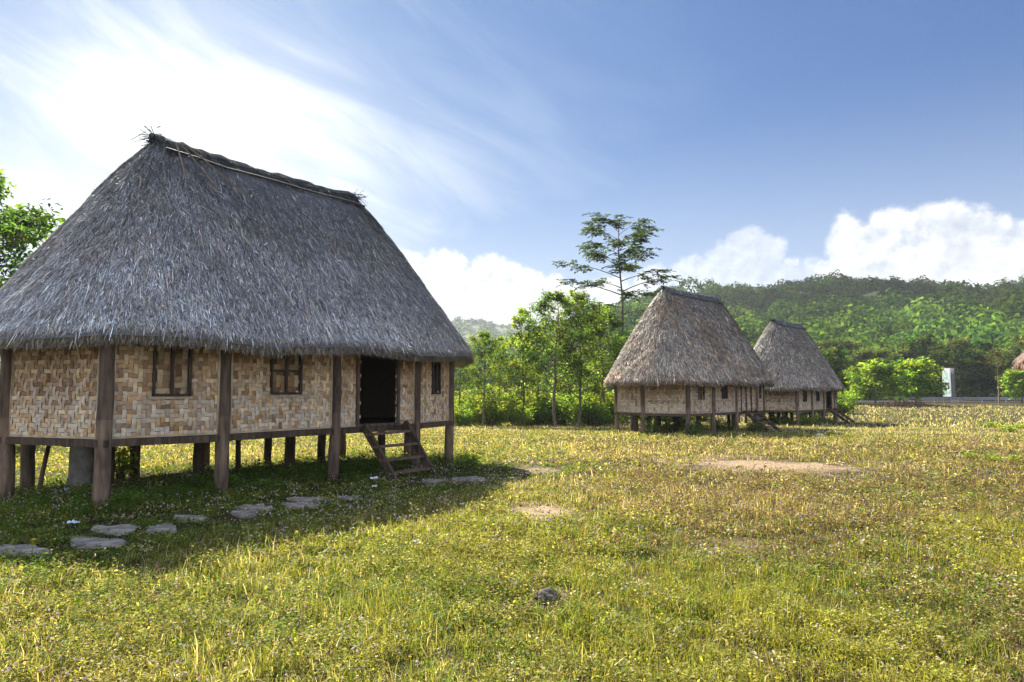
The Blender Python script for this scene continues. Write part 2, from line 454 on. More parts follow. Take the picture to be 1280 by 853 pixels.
def worn(x, y):
    """grass kept short by feet along the path of slabs, and thin round the rock"""
    lx, ly = hut_local(x, y, H1)
    m = np.clip(1-np.abs(ly+4.0)/2.0, 0, 1)*np.clip((7.5-np.abs(lx))/2, 0, 1)
    return 1-.62*np.clip(m*1.6, 0, 1)
def sample_field(n, d0, d1, margin=.86):
    d = np.sqrt(rng.random(n)*(d1*d1-d0*d0)+d0*d0)
    a = (rng.random(n)*2-1)*margin
    return d*np.sin(a), d*np.cos(a)
def slabs_at(x, y):
    hit = (x-ROCK[0])**2+(y-ROCK[1]+.12)**2 < .2**2
    for c, pts in slab_mask:
        r = np.abs(pts[:, :2]).max(0)*1.0
        ux = pts[0, :2]/np.linalg.norm(pts[0, :2])
        hit |= ((x-c[0])/r[0])**2+((y-c[1])/r[1])**2 < .55
    return hit
def blades(mb, n, d0, d1, w, h, two=True, hs=1.):
    x, y = sample_field(n, d0, d1)
    clump = fbm(x*1.1, y*1.1, 47, 3)
    keep = rng.random(n) > bare(x, y)*.93
    keep &= ~slabs_at(x, y) | (rng.random(n) < .12)
    keep &= rng.random(n) < .25+1.2*np.clip(fbm(x*4.2, y*4.2, 63, 3)*2.2-.5, 0, 1)
    x, y = x[keep], y[keep]; n = len(x); clump = clump[keep]
    z = gz(x, y)-.01
    c2 = fbm(x*4.5, y*4.5, 53, 2); wt = field_tone(x, y)
    k = (rng.random(n)[:, None] > np.cumsum(wt, 1)).sum(1).clip(0, 3)
    col = PAL[k]*rng.uniform(.6, 1.4, (n, 1))*rng.uniform(.88, 1.12, (n, 3))
    hh = h*hs*rng.gamma(5, .2, n)*(.45+1.1*clump)*(.45+1.1*c2)*worn(x, y)*np.where(k == 2, 1.15, 1.)*np.where(bare(x, y) > .2, .6, 1)
    ww = w*rng.uniform(.6, 1.4, n)
    a = rng.random(n)*2*np.pi; lean = rng.normal(0, .32, (n, 2))
    dx, dy = np.cos(a)*ww/2, np.sin(a)*ww/2
    b = np.stack([x, y, z], -1); s = np.stack([dx, dy, 0*dx], -1)
    tip = b+np.stack([lean[:, 0]*hh*1.3, lean[:, 1]*hh*1.3, hh*(.95-.25*np.abs(lean).sum(1)).clip(.3, 1)], -1)
    if two:
        mid = b+np.stack([lean[:, 0]*hh*.4, lean[:, 1]*hh*.4, hh*.58], -1)
        v = np.stack([b-s, b+s, mid+s*.8, mid-s*.8, tip], 1).reshape(-1, 3)
        i = np.arange(n)[:, None]*5
        mb.add(v, i+np.array([[0, 1, 2, 3]]), col); 
        mb.add(np.zeros((0, 3)), np.zeros((0, 3), int))
        mb.f.append((i+np.array([[3, 2, 4]])+mb.n-len(v)).ravel()); mb.sz.append(np.full(n, 3, np.int32)); mb.c.append(col.astype(np.float32)); mb.sm.append(np.full(n, False))
    else:
        v = np.stack([b-s, b+s, tip], 1).reshape(-1, 3)
        mb.add(v, np.arange(n)[:, None]*3+np.array([[0, 1, 2]]), col)
def leafquads(p, axis, size, width, up, fold=.15):
    """rhombic leaves: p base, axis unit direction, up leaf normal"""
    s = norm(np.cross(axis, up)); nrm = np.cross(s, axis)
    size = size[:, None]; wd = size*width
    return np.stack([p, p+axis*size*.5+s*wd*.5+nrm*size*fold*.4, p+axis*size-nrm*size*fold*.5, p+axis*size*.5-s*wd*.5+nrm*size*fold*.4], 1).reshape(-1, 3)
def herbs(mb, n, d0, d1, size, hmax, rad=.07):
    """small creeping weeds: every plant a dome of little leaves"""
    m = n//11; x, y = sample_field(m, d0, d1)
    c = fbm(x*.8+3, y*.8, 61, 3)*.35+fbm(x*4.2, y*4.2, 63, 3)*.65
    keep = (rng.random(m) < np.clip((c-.41)*8, .08, 1)) & (rng.random(m) > bare(x, y)*.96) & (~slabs_at(x, y))
    x, y, c = x[keep], y[keep], c[keep]; m = len(x)
    wt = field_tone(x, y); k = (rng.random(m)[:, None] > np.cumsum(wt, 1)).sum(1).clip(0, 3); k = np.where(k == 2, np.where(rng.random(m) < .5, 3, 1), k)
    pc = PAL[k]*rng.lognormal(0, .33, (m, 1)).clip(.35, 1.55); pale = rng.random(m) < .07; pc[pale] = np.array([.50, .43, .33])*rng.uniform(.7, 1.2, (pale.sum(), 1)); ph_ = hmax*rng.gamma(4, .25, m)*(.18+3.8*np.clip(c-.33, 0, .4))*worn(x, y); pr = rad*rng.uniform(.5, 1.5, m)
    q = np.repeat(np.arange(m), 11); n = len(q)
    a = rng.random(n)*2*np.pi; t = rng.random(n)
    r = pr[q]*np.sqrt(t)*1.1; e = rng.normal(.15, .4, n)
    ax = np.stack([np.cos(a)*np.cos(e), np.sin(a)*np.cos(e), np.sin(e)], -1)
    up = norm(np.stack([rng.normal(0, .45, n), rng.normal(0, .45, n), np.ones(n)], -1))
    xx = x[q]+np.cos(a)*r; yy = y[q]+np.sin(a)*r
    p = np.stack([xx, yy, gz(xx, yy)+ph_[q]*(1-.65*t)*rng.uniform(.55, 1, n)], -1)
    v = leafquads(p, ax, size*rng.uniform(.6, 1.5, n), .6, up)
    mb.add(v, np.arange(n)[:, None]*4+np.array([[0, 1, 2, 3]]), pc[q]*rng.lognormal(0, .26, (n, 1)).clip(.45, 1.6))
gm = MB()
blades(gm, 150000, 3.0, 7.5, .005, .085)
blades(gm, 170000, 7.0, 13, .008, .085)
blades(gm, 120000, 12.5, 24, .015, .08)
blades(gm, 130000, 23, 48, .032, .09, False)
blades(gm, 70000, 46, 104, .08, .16, False)
blades(gm, 2200, 3.2, 20, .004, .22)
herbs(gm, 300000, 3.0, 8, .0235, .12, .065)
herbs(gm, 280000, 7.5, 15, .034, .115, .09)
herbs(gm, 9000, 3.6, 15, .036, .20, .09)
herbs(gm, 150000, 14, 34, .065, .14, .16)
tag(gm.build('grass', M['grass']), 'short sunlit meadow grass mixed with straw and russet weeds', 'grass', kind='stuff')
# clover-like pink heads, countless
fm = MB()
x, y = sample_field(9000, 3.2, 18)
cl = fbm(x*.45+40, y*.45, 77, 3)
keep = (rng.random(len(x)) < np.clip((cl-.40)*4.5, 0, 1)) & (bare(x, y) < .3) & ~slabs_at(x, y)
for a, b in zip(x[keep], y[keep]):
    r = rng.uniform(.007, .014); c = np.array([a, b, float(gz(a, b))+rng.uniform(.09, .17)])
    t = np.array([[0, 0, 1], [1, 0, 0], [0, 1, 0], [-1, 0, 0], [0, -1, 0], [0, 0, -1]])*r+c
    fm.add(t, [[0, 1, 2], [0, 2, 3], [0, 3, 4], [0, 4, 1], [5, 2, 1], [5, 3, 2], [5, 4, 3], [5, 1, 4]], np.array([1, rng.uniform(.9, 1.1), .98])*rng.uniform(.7, 1.15))
tag(fm.build('pink_flowers', M['petal']), 'tiny pale pink flower heads scattered through the grass', 'flowers', kind='stuff')

# ------------------------------------------------------------------ huts
POST = {'P1': (-4.7, .05), 'P2': (-4.1, -2.0), 'P3': (-2.3, -2.3), 'P4': (.1, -2.3), 'P5': (2.45, -2.3), 'P6': (3.95, -2.0), 'P7': (4.6, .05),
        'Q6': (3.95, 2.0), 'Q5': (2.45, 2.3), 'Q4': (.1, 2.3), 'Q3': (-2.3, 2.3), 'Q2': (-4.1, 2.0)}
RING = ['P1', 'P2', 'P3', 'P4', 'P5', 'P6', 'P7', 'Q6', 'Q5', 'Q4', 'Q3', 'Q2']
ZF, ZT = 1.05, 2.92

def weave(mb, A, B, z0, z1, holes, g, cell=.085, pale=1., weather=.85):
    """twill of flat bamboo strips between two points; every float is an arched strip"""
    A = np.array(A); B = np.array(B); d = B-A; Ln = np.linalg.norm(d); d /= Ln
    nrm = np.array([d[1], -d[0]])
    nu = max(2, int(round(Ln/cell))); nv = max(2, int(round((z1-z0)/cell)))
    cu = Ln/nu; cv = (z1-z0)/nv
    tone = np.array([(.46, .29, .14), (.33, .19, .08), (.56, .41, .235), (.21, .115, .05), (.40, .24, .115)])*pale
    def strip(u0, u1, v0, v1, horiz, col):
        for (ha, hb, wa, wb) in holes:
            cu_, cv_ = (u0+u1)/2, (v0+v1)/2
            if ha < cu_ < hb and wa < cv_ < wb: return
        gap = .06
        if horiz: v0 += cv*gap; v1 -= cv*gap; mids = [(u0, 0), ((u0*.7+u1*.3), .012), ((u0*.3+u1*.7), .012), (u1, 0)]
        else: u0 += cu*gap; u1 -= cu*gap; mids = [(v0, 0), ((v0*.7+v1*.3), .012), ((v0*.3+v1*.7), .012), (v1, 0)]
        vs = []; k = g.normal(0, .0015)
        for (q, o) in mids:
            for e in (0, 1):
                uu, vv = (q, (v0, v1)[e]) if horiz else ((u0, u1)[e], q)
                p = A+d*uu+nrm*(o+k); vs.append([p[0], p[1], z0+vv])
        f = [[0, 1, 3, 2], [2, 3, 5, 4], [4, 5, 7, 6]] if not horiz else [[0, 2, 3, 1], [2, 4, 5, 3], [4, 6, 7, 5]]
        mb.add(vs, f, col)
    wc = tone[g.integers(0, 5, nu)]; hc = tone[g.integers(0, 5, nv)]
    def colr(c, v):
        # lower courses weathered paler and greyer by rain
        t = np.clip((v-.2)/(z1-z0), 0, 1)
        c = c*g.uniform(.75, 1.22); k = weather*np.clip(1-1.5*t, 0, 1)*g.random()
        return (c*(1-k)+np.array([.62, .56, .48])*k)*(1-.48*t)*np.array([1, 1-.05*t, 1-.16*t])  # darkening toward the top paints in eave shade along with stain
    done = np.zeros((nu, nv), int)
    for i in range(nu):
        for j in range(nv):
            h = ((i+j) % 4) < 2 if (i//6+0) % 2 == 0 else ((i-j) % 4) < 2
            done[i, j] = 1 if h else 0
    seen = np.zeros((nu, nv), bool)
    for j in range(nv):
        i = 0
        while i < nu:
            if done[i, j]:
                k = i
                while k < nu and done[k, j] and k-i < 2: k += 1
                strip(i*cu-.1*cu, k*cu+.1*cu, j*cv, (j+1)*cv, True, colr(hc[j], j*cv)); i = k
            else: i += 1
    for i in range(nu):
        j = 0
        while j < nv:
            if not done[i, j]:
                k = j
                while k < nv and not done[i, k] and k-j < 2: k += 1
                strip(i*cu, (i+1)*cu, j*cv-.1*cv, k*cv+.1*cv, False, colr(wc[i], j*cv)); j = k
            else: j += 1
    # dark backing strips behind the weave so that no light shows at the gaps
    def back(u0, u1, v0, v1):
        if u1-u0 < .01 or v1-v0 < .01: return
        v0 = -.06 if v0 == 0 else v0
        p = A+d*u0-nrm*.012; q = A+d*u1-nrm*.012
        mb.add([[p[0], p[1], z0+v0], [q[0], q[1], z0+v0], [q[0], q[1], z0+v1], [p[0], p[1], z0+v1]], [[0, 1, 2, 3]], (.16, .11, .07))
    hs = sorted(holes); u = 0
    for (ha, hb, wa, wb) in hs:
        back(u, ha, 0, z1-z0); back(ha, hb, 0, max(wa, 0)); back(ha, hb, wb, z1-z0); u = hb
    back(u, Ln, 0, z1-z0)

def make_hut(h, label, seed, zr, ze, tone, strands, sw, ridge_l, door_closed, win, fine, a=5.45, b=2.98, group='thatched stilt houses'):
    g = np.random.default_rng(seed)
    root = empty('stilt_house', (h['c'][0], h['c'][1], h['z']), h['th'], label, 'house', group)
    wood = lambda: np.array([1, 1, 1])*g.uniform(.75, 1.3)
    # --- posts
    for k in RING:
        x, y = POST[k]; mb = MB(); r = .115 if k in ('P1', 'P2', 'P3') else .10
        z = np.linspace(-.25, 2.95, 9); j = np.cumsum(g.normal(0, .009, (9, 2)), 0); j -= j[4]
        mb.tube(np.c_[x+j[:, 0], y+j[:, 1], z], r*np.linspace(1.12, .92, 9), 10, np.repeat((wood()[None]*np.interp(z[:-1], [0, .25, 1., 1.4], [1.1, 1.75, 1.5, 1.])[:, None]*np.array([1., 1.0, 1.0])), 10, 0), .06, seed*31+len(k)+ord(k[1]))
        mb.build('post', M['wood'], root)
    inner = [(-4.05, .9, .11), (-3.0, .25, .105), (-1.2, .35, .12), (.9, .2, .12), (2.6, 1.2, .10), (-1.9, 1.55, .10), (1.4, 1.75, .10), (-.4, .2, .055), (3.3, -.3, .10)]
    for (x, y, r) in inner:
        mb = MB(); z = np.linspace(-.25, .96, 5)
        mb.tube(np.c_[x+g.normal(0, .006, 5), y+g.normal(0, .006, 5), z], r, 9, wood(), .05, int(g.integers(1e6)))
        mb.build('floor_support', M['wood'], root)
    # --- floor, beams
    mb = MB(); ring = np.array([POST[k] for k in RING])*.985; n = len(ring)
    v = np.vstack([np.c_[ring, np.full(n, 1.0)], np.c_[ring, np.full(n, 1.05)], [[0, 0, 1.0]], [[0, 0, 1.05]]])
    mb.add(v, [[i, (i+1) % n, n+(i+1) % n, n+i] for i in range(n)]); mb.add(v, [[i, (i+1) % n, 2*n] for i in range(n)]); mb.add(v, [[n+i, n+(i+1) % n, 2*n+1] for i in range(n)])
    mb.build('floor', M['dark_wood'], root)
    for i in range(n):
        A = np.array(POST[RING[i]]); B = np.array(POST[RING[(i+1) % n]]); d = (B-A)/np.linalg.norm(B-A); o = np.array([d[1], -d[0]])*.03
        mb = MB(); mb.beam([*(A+o-d*.12), .985+g.normal(0, .008)], [*(B+o+d*.12), .985+g.normal(0, .008)], .075, .11, wood()*.8); mb.build('floor_beam', M['wood'], root)
    for y in (-.9, .1, 1.2):
        mb = MB(); mb.beam([-4.2, y, .94], [4.1, y, .94], .09, .1, wood()*.8); mb.build('floor_beam', M['wood'], root)
    # --- wall panels, windows, door
    for i in range(n):
        ka, kb = RING[i], RING[(i+1) % n]
        A = np.array(POST[ka]); B = np.array(POST[kb]); d = (B-A); Ln = np.linalg.norm(d); d /= Ln; nr = np.array([d[1], -d[0]])
        A2 = A+d*.10; B2 = B-d*.10; L2 = Ln-.2
        holes = []; bay = ka+kb
        spec = win.get(bay)
        if spec: holes.append((spec[0]*L2, spec[1]*L2, spec[2]-ZF, spec[3]-ZF))
        door = bay == 'P4P5'
        if door: holes.append((.235*L2, .745*L2, -.1, 1.68))
        mb = MB(); front = ka[0] == 'P'
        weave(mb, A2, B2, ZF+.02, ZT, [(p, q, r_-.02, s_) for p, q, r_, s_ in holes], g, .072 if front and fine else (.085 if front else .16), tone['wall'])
        pan = mb.build('wall_panel', M['weave'], root)
        tb = MB()
        def edge(u0, z0, u1, z1, w=.035, mbx=tb, dep=.03, col=(1, 1, 1), off=.014):
            p = A2+d*u0+nr*off; q = A2+d*u1+nr*off
            mbx.beam([*p, z0], [*q, z1], w if abs(u0-u1) < .01 else dep, dep if abs(u0-u1) < .01 else w, col, up=(0, 0, 1) if abs(u0-u1) > .01 else (*nr, 0))
        if door:
            t2 = MB(); edge(.745*L2+.06, ZF+.02, L2-.012, ZF+.02, mbx=t2); edge(L2-.012, ZF+.04, L2-.012, ZT, mbx=t2); t2.build('panel_trim', M['bamboo'], pan)
            edge(.012, ZF+.02, .235*L2-.06, ZF+.02)
        else: edge(.012, ZF+.02, L2-.012, ZF+.02)
        edge(.012, ZF+.04, .012, ZT)
        if not door: edge(L2-.012, ZF+.04, L2-.012, ZT)
        tb.build('panel_trim', M['bamboo'], pan)
        if spec:
            u0, u1, za, zb, kind = spec[0]*L2, spec[1]*L2, spec[2], spec[3], spec[4]
            fb = MB()
            edge(u0, za, u0, zb, .04, fb, .05); edge(u1, za, u1, zb, .05, fb, .05); edge(u0-.02, za, u1+.02, za, .04, fb, .05)
            if kind != 'open': edge((u0+u1)/2, za+.02, (u0+u1)/2, zb, .045, fb, .04)
            if kind == 'cross': edge(u0+.02, za+.42, u1-.02, za+.42, .035, fb, .036)
            wn = fb.build('window', M['dark_wood'], root)
            sb = MB(); edge(u0-.05, za-.045, u1+.05, za-.045, .03, sb, .04); sb.build('sill', M['bamboo'], wn)
            if kind in ('ajar', 'cross'):
                s0 = u0+(.10*(u1-u0) if kind == 'ajar' else .02)
                sh = MB(); weave(sh, A2+d*s0-nr*.035, A2+d*(u1-.02)-nr*.035, za+.02, zb, [], g, .1, tone['wall']*.55, weather=0.); sh.build('shutter', M['weave'], wn)
            elif kind == 'slats':
                sh = MB()
                for q in (.3, .72): edge(u0+q*(u1-u0), za+.02, u0+q*(u1-u0), zb, .035, sh, .03, (1, 1, 1), -.01)
                sh.build('window_bar', M['dark_wood'], wn)
        if door:
            fb = MB(); u0, u1 = .235*L2, .745*L2
            edge(u0-.035, ZF, u0-.035, ZT, .07, fb, .07); edge(u1+.035, ZF, u1+.035, ZT, .07, fb, .07); edge(u0-.07, ZF+.02, u1+.07, ZF+.02, .05, fb, .12)
            df = fb.build('door_frame', M['wood'], root)
            if door_closed:
                sh = MB(); weave(sh, A2+d*(u0+.02)-nr*.02, A2+d*(u1-.02)-nr*.02, ZF+.05, ZT-.02, [], g, .1, tone['wall']); dr = sh.build('door', M['weave'], root)
                sh = MB(); edge((u0+u1)/2, ZF+.05, (u0+u1)/2, ZT, .06, sh, .04); sh.build('door_bar', M['dark_wood'], dr)
                sh = MB(); p = A2+d*((u0+u1)/2+.02)+nr*.05; sh.tube([[*p, 2.0], [*(p+nr*.06), 2.0]], [.045, .05], 8, (1, 1, 1)); sh.build('door_knob', M['plastic'], dr)
    # --- thatched roof
    ph = np.linspace(0, 2*np.pi, 2001); nn = 3.0
    ex = a*np.sign(np.cos(ph))*np.abs(np.cos(ph))**(2/nn); ey = b*np.sign(np.sin(ph))*np.abs(np.sin(ph))**(2/nn)
    s = np.r_[0, np.cumsum(np.hypot(np.diff(ex), np.diff(ey)))]; s /= s[-1]; per = np.hypot(np.diff(ex), np.diff(ey)).sum()
    def surf(u_, v_, lift=0.):
        u_ = np.mod(u_, 1.)
        x = np.interp(u_, s, ex); y = np.interp(u_, s, ey); 
        xr = ridge_l*np.tanh(1.35*x/(a*.62))/np.tanh(1.35/.62); yr = .035*np.clip(y/1.2, -1, 1)
        r = np.clip(1-v_, 0, 1)**.86
        ph_ = u_*40
        bump = .07*(fbm(np.cos(u_*6.283)*6+seed, np.sin(u_*6.283)*6+v_*7, seed, 4)-.5)+.05*(fbm(u_*60, v_*14, seed+5, 2)-.5)
        zc = ze+(zr-ze)*v_ + .07*np.abs(xr/ridge_l)**3*v_**3 - .04*np.sin(u_*6.283*7+seed)*(1-v_)**4 - .05*(fbm(u_*45, 0*u_, seed+2, 3)-.5)*(1-v_)**6
        x = x+.13*(1 if fine else 0); px = xr+(x-xr)*r; py = yr+(y-yr)*r
        # outward horizontal direction and slope normal
        ox, oy = x-xr, y-yr; q = np.hypot(ox, oy)+1e-6
        slope = np.arctan2(zr-ze, q); nx_, ny_, nz_ = ox/q*np.sin(slope), oy/q*np.sin(slope), np.cos(slope)
        k = bump+lift
        return np.stack([px+nx_*k, py+ny_*k, zc+nz_*k], -1), np.stack([nx_, ny_, nz_], -1)
    nu, nv = 220, 36
    U, V = np.meshgrid(np.arange(nu)/nu, np.linspace(0, 1, nv)); P_, Nn = surf(U.ravel(), V.ravel())
    mb = MB(); idx = np.arange(nu*nv).reshape(nv, nu)
    rollf = lambda q: np.roll(q, -1, 1)
    f = np.stack([idx[:-1], rollf(idx[:-1]), rollf(idx[1:]), idx[1:]], -1).reshape(-1, 4)
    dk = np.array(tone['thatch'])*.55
    mb.add(P_, f, dk, True)
    # eave thickness and underside
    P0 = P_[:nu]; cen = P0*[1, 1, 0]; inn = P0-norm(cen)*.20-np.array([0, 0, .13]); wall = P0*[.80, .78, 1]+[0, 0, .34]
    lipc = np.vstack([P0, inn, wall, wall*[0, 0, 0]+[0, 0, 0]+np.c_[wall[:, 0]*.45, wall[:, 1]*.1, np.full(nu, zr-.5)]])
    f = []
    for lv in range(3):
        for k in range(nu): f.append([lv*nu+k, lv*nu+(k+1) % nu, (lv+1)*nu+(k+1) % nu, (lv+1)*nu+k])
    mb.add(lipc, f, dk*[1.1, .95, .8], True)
    # individual stalks and leaves lying down the slope
    n = strands
    u_ = g.random(n); v_ = 1-np.sqrt(g.random(n)*(1-.06)+.0)*1.0
    v_ = np.clip(v_, 0, .995)
    P0, N0 = surf(u_, v_, 0.); P1, _ = surf(u_, v_-.02, 0.)
    dn = norm(P1-P0); dn[~np.isfinite(dn)] = 0
    low_ = v_ < .03; dn[low_] = norm(P0[low_]*[1, 1, 0])*.45-np.array([0, 0, .9])
    dn = norm(dn)
    side = norm(np.cross(dn, N0)); ang = g.normal(0, .40, n)+.25*(fbm(u_*25, v_*9, seed+8, 2)-.5)
    dr = dn*np.cos(ang)[:, None]+side*np.sin(ang)[:, None]; sd_ = np.cross(dr, N0)
    Ls = g.uniform(.055, .17, n)*(1 if fine else 1.45)*np.where(v_ < .03, .62, 1.); ws = sw*g.uniform(.5, 1.6, n)
    lng = (g.random(n) < .14) & (v_ > .05)
    Ls = np.where(lng, Ls*2.4, Ls); dr = np.where(lng[:, None], norm(dr+dn*1.6), dr); sd_ = np.cross(dr, N0)
    lift = g.uniform(.004, .045, n)
    st = P0+N0*lift[:, None]; tw = g.normal(0, .45, n)[:, None]
    sdv = norm(sd_*np.cos(tw)+N0*np.sin(tw))*ws[:, None]*.5
    mid = st+dr*(Ls*.55)[:, None]+N0*.006; tip = st+dr*Ls[:, None]+N0*g.uniform(-.03, .035, n)[:, None]
    vv = np.stack([st-sdv*.7, st+sdv*.7, mid+sdv, mid-sdv, tip+sdv*.25, tip-sdv*.25], 1).reshape(-1, 3)
    i6 = np.arange(n)[:, None]*6
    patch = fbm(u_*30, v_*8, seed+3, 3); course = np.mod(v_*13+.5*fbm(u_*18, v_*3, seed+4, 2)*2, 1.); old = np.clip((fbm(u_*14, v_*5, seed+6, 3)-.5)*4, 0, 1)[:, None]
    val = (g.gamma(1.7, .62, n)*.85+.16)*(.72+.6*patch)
    val = val*((1.72 if fine else 1.5)-.16*course-(1.0 if fine else .6)*v_); cc = np.array(tone['thatch'])*val[:, None]*(1-old*(.25 if fine else .6)+old*(.25 if fine else .6)*np.array([1.0, .82, .64]))*g.uniform(.92, 1.08, (n, 3))  # tint paler toward the eave, painting in sky gloss on the lower slope
    br = (g.random(n) < .12)|((v_ < .035) & (g.random(n) < .6)); cc[br] = cc[br]*[1.25, 1.0, .72]
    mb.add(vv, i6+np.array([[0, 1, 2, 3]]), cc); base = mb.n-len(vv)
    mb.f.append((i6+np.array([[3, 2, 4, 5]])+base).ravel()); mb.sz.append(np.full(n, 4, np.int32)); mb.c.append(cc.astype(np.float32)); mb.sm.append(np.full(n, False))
    # shaggy fringe hanging over the eave
    n = strands//12; u_ = g.random(n); v_ = g.uniform(-.004, .03, n); P0, N0 = surf(u_, np.clip(v_, 0, 1)); ou = norm(P0*[1, 1, 0]+1e-9)
    P0 = P0-ou*g.uniform(-.03, .16, n)[:, None]-np.c_[np.zeros((n, 2)), g.uniform(-.02, .10, n)]
    dr = norm(ou*g.normal(.12, .22, n)[:, None]+g.normal(0, .22, (n, 3))-np.array([0, 0, 1.])); Ls = g.uniform(.05, .14, n)
    sdv = norm(np.cross(dr, ou)+g.normal(0, .3, (n, 3)))*(sw*g.uniform(.5, 1.5, n))[:, None]
    vv = np.stack([P0-sdv*.6, P0+sdv*.6, P0+dr*Ls[:, None]+sdv*.3, P0+dr*Ls[:, None]-sdv*.3], 1).reshape(-1, 3)
    mb.add(vv, np.arange(n)[:, None]*4+np.array([[0, 1, 2, 3]]), np.array(tone['thatch'])*np.array([1.1, .92, .72])*g.gamma(3, .28, (n, 1)))
    roof = mb.build('roof', M['thatch'], root)
    # ridge cap: a roll of bundled straw with ragged ends
    mb = MB(); xs = np.linspace(-ridge_l-.18, ridge_l+.12, 26)
    zz = zr+.03+.07*np.abs(xs/ridge_l)**3+g.normal(0, .018, 26); zz[0] -= .05
    mb.tube(np.c_[xs, g.normal(0, .012, 26), zz-.075], .095+.015*g.random(26), 10, dk*.4, .14, seed)
    m_ = strands//9; t = g.uniform(-1.03, 1.03, m_); xx = t*ridge_l-.02; sg = g.choice([-1, 1], m_); dp = g.random(m_)**1.3
    pz = zr+.07*np.abs(t)**3+.035-.30*dp; p = np.c_[xx, sg*(.03+.22*dp), pz+g.normal(0, .02, m_)]
    dd = norm(np.c_[g.normal(0, .30, m_), sg*.62, -np.ones(m_)*.78+g.normal(0, .18, m_)]); ll = g.uniform(.12, .34, m_)
    sdx = norm(np.c_[np.ones(m_), g.normal(0, .3, m_), g.normal(0, .4, m_)])*(sw*.55*g.uniform(.6, 1.5, m_))[:, None]
    m1 = p+dd*(ll*.5)[:, None]+np.c_[np.zeros(m_), sg*.015, .01*np.ones(m_)]; m2 = p+dd*ll[:, None]
    vv = np.stack([p-sdx, p+sdx, m1+sdx, m1-sdx, m2+sdx*.3, m2-sdx*.3], 1).reshape(-1, 3); i6 = np.arange(m_)[:, None]*6
    cc = np.array(tone['thatch'])*g.uniform(.06, .32, (m_, 1))*(1 if fine else 2.6)
    mb.add(vv, i6+np.array([[0, 1, 2, 3]]), cc); base = mb.n-len(vv)
    mb.f.append((i6+np.array([[3, 2, 4, 5]])+base).ravel()); mb.sz.append(np.full(m_, 4, np.int32)); mb.c.append(cc.astype(np.float32)); mb.sm.append(np.full(m_, False))
    for e in (-1, 1):   # ragged tuft at each end of the ridge
        for q in range(60):
            p = np.array([e*(ridge_l+.08), 0, zr+.05])+g.normal(0, .07, 3); dd = norm(np.array([e*g.uniform(.1, 1), g.normal(0, .5), g.normal(-.25, .4)]))*g.uniform(.12, .32)
            mb.beam(p, p+dd, .012, .006, np.array(tone['thatch'])*g.uniform(.05, .25))
    mb.build('ridge_cap', M['old_thatch' if fine else 'thatch'], roof)
    # poles lashed along the ridge
    for sg in (-1, 1):
        mb = MB(); xs = np.linspace(-ridge_l-.1, ridge_l+.1, 9); off = .40
        q, _ = surf(np.full(9, .75 if sg < 0 else .25), np.full(9, .925), .09)
        mb.tube(np.c_[xs, np.full(9, sg*abs(q[0][1])+0), q[0][2]+.02*np.abs(xs/ridge_l)**3+g.normal(0, .012, 9)], .022, 6, (.10, .10, .095)); mb.build('ridge_pole', M['bamboo'], roof)
        if fine:
            for e, cnt in ((-1, 3),):
                for c_ in range(cnt):
                    mb = MB(); x0 = e*(ridge_l-.1-.12*c_); x1 = x0-e*(-.15+.1*c_)
                    xs = np.linspace(0, 1, 5); pts = []
                    for t in xs:
                        xx = x0+e*(.15-.42*c_)*t*1.2 if e < 0 else x0+e*(.55-.18*c_)*t
                        vq = .955-.235*t
                        yy = (b-.1)*(1-vq)**.86+.10; pts.append([xx, sg*(yy+.09), ze+(zr-ze)*vq+.12])
                    mb.tube(pts, .014, 5, (.45, .43, .42)); mb.build('ridge_pole', M['bamboo'], roof)
    return root

WIN_A = {'P2P3': (.36, .70, 1.72, 2.80, 'ajar'), 'P3P4': (.37, .66, 1.74, 2.80, 'cross'), 'P5P6': (.42, .68, 1.72, 2.80, 'slats')}
WIN_B = {'P2P3': (.40, .66, 1.72, 2.80, 'cross'), 'P3P4': (.37, .62, 1.74, 2.80, 'slats'), 'P5P6': (.42, .68, 1.72, 2.80, 'slats')}
WIN_C = {'P2P3': (.40, .66, 1.62, 2.80, 'open'), 'P3P4': (.40, .66, 1.64, 2.80, 'open'), 'P5P6': (.42, .68, 1.72, 2.80, 'open'), 'Q2P1': (.35, .8, 1.3, 2.80, 'open')}
make_hut(H1, 'large stilt house in the foreground with dark grey thatch and a dark open doorway', 3, 6.62, 2.60,
         dict(thatch=(.262, .268, .286), wall=1.3), 340000, .0075, 2.40, False, WIN_A, True, a=5.32)
make_hut(H2, 'stilt house with brownish thatch and a closed woven door, middle of the three', 5, 7.25, 2.50,
         dict(thatch=(.275, .245, .215), wall=1.05), 110000, .016, 2.65, True, WIN_B, False, a=5.7)
make_hut(H3, 'farthest stilt house, half hidden behind the middle one, dark open windows', 9, 7.25, 2.48,
         dict(thatch=(.255, .23, .205), wall=.9), 80000, .019, 2.6, False, WIN_C, False)

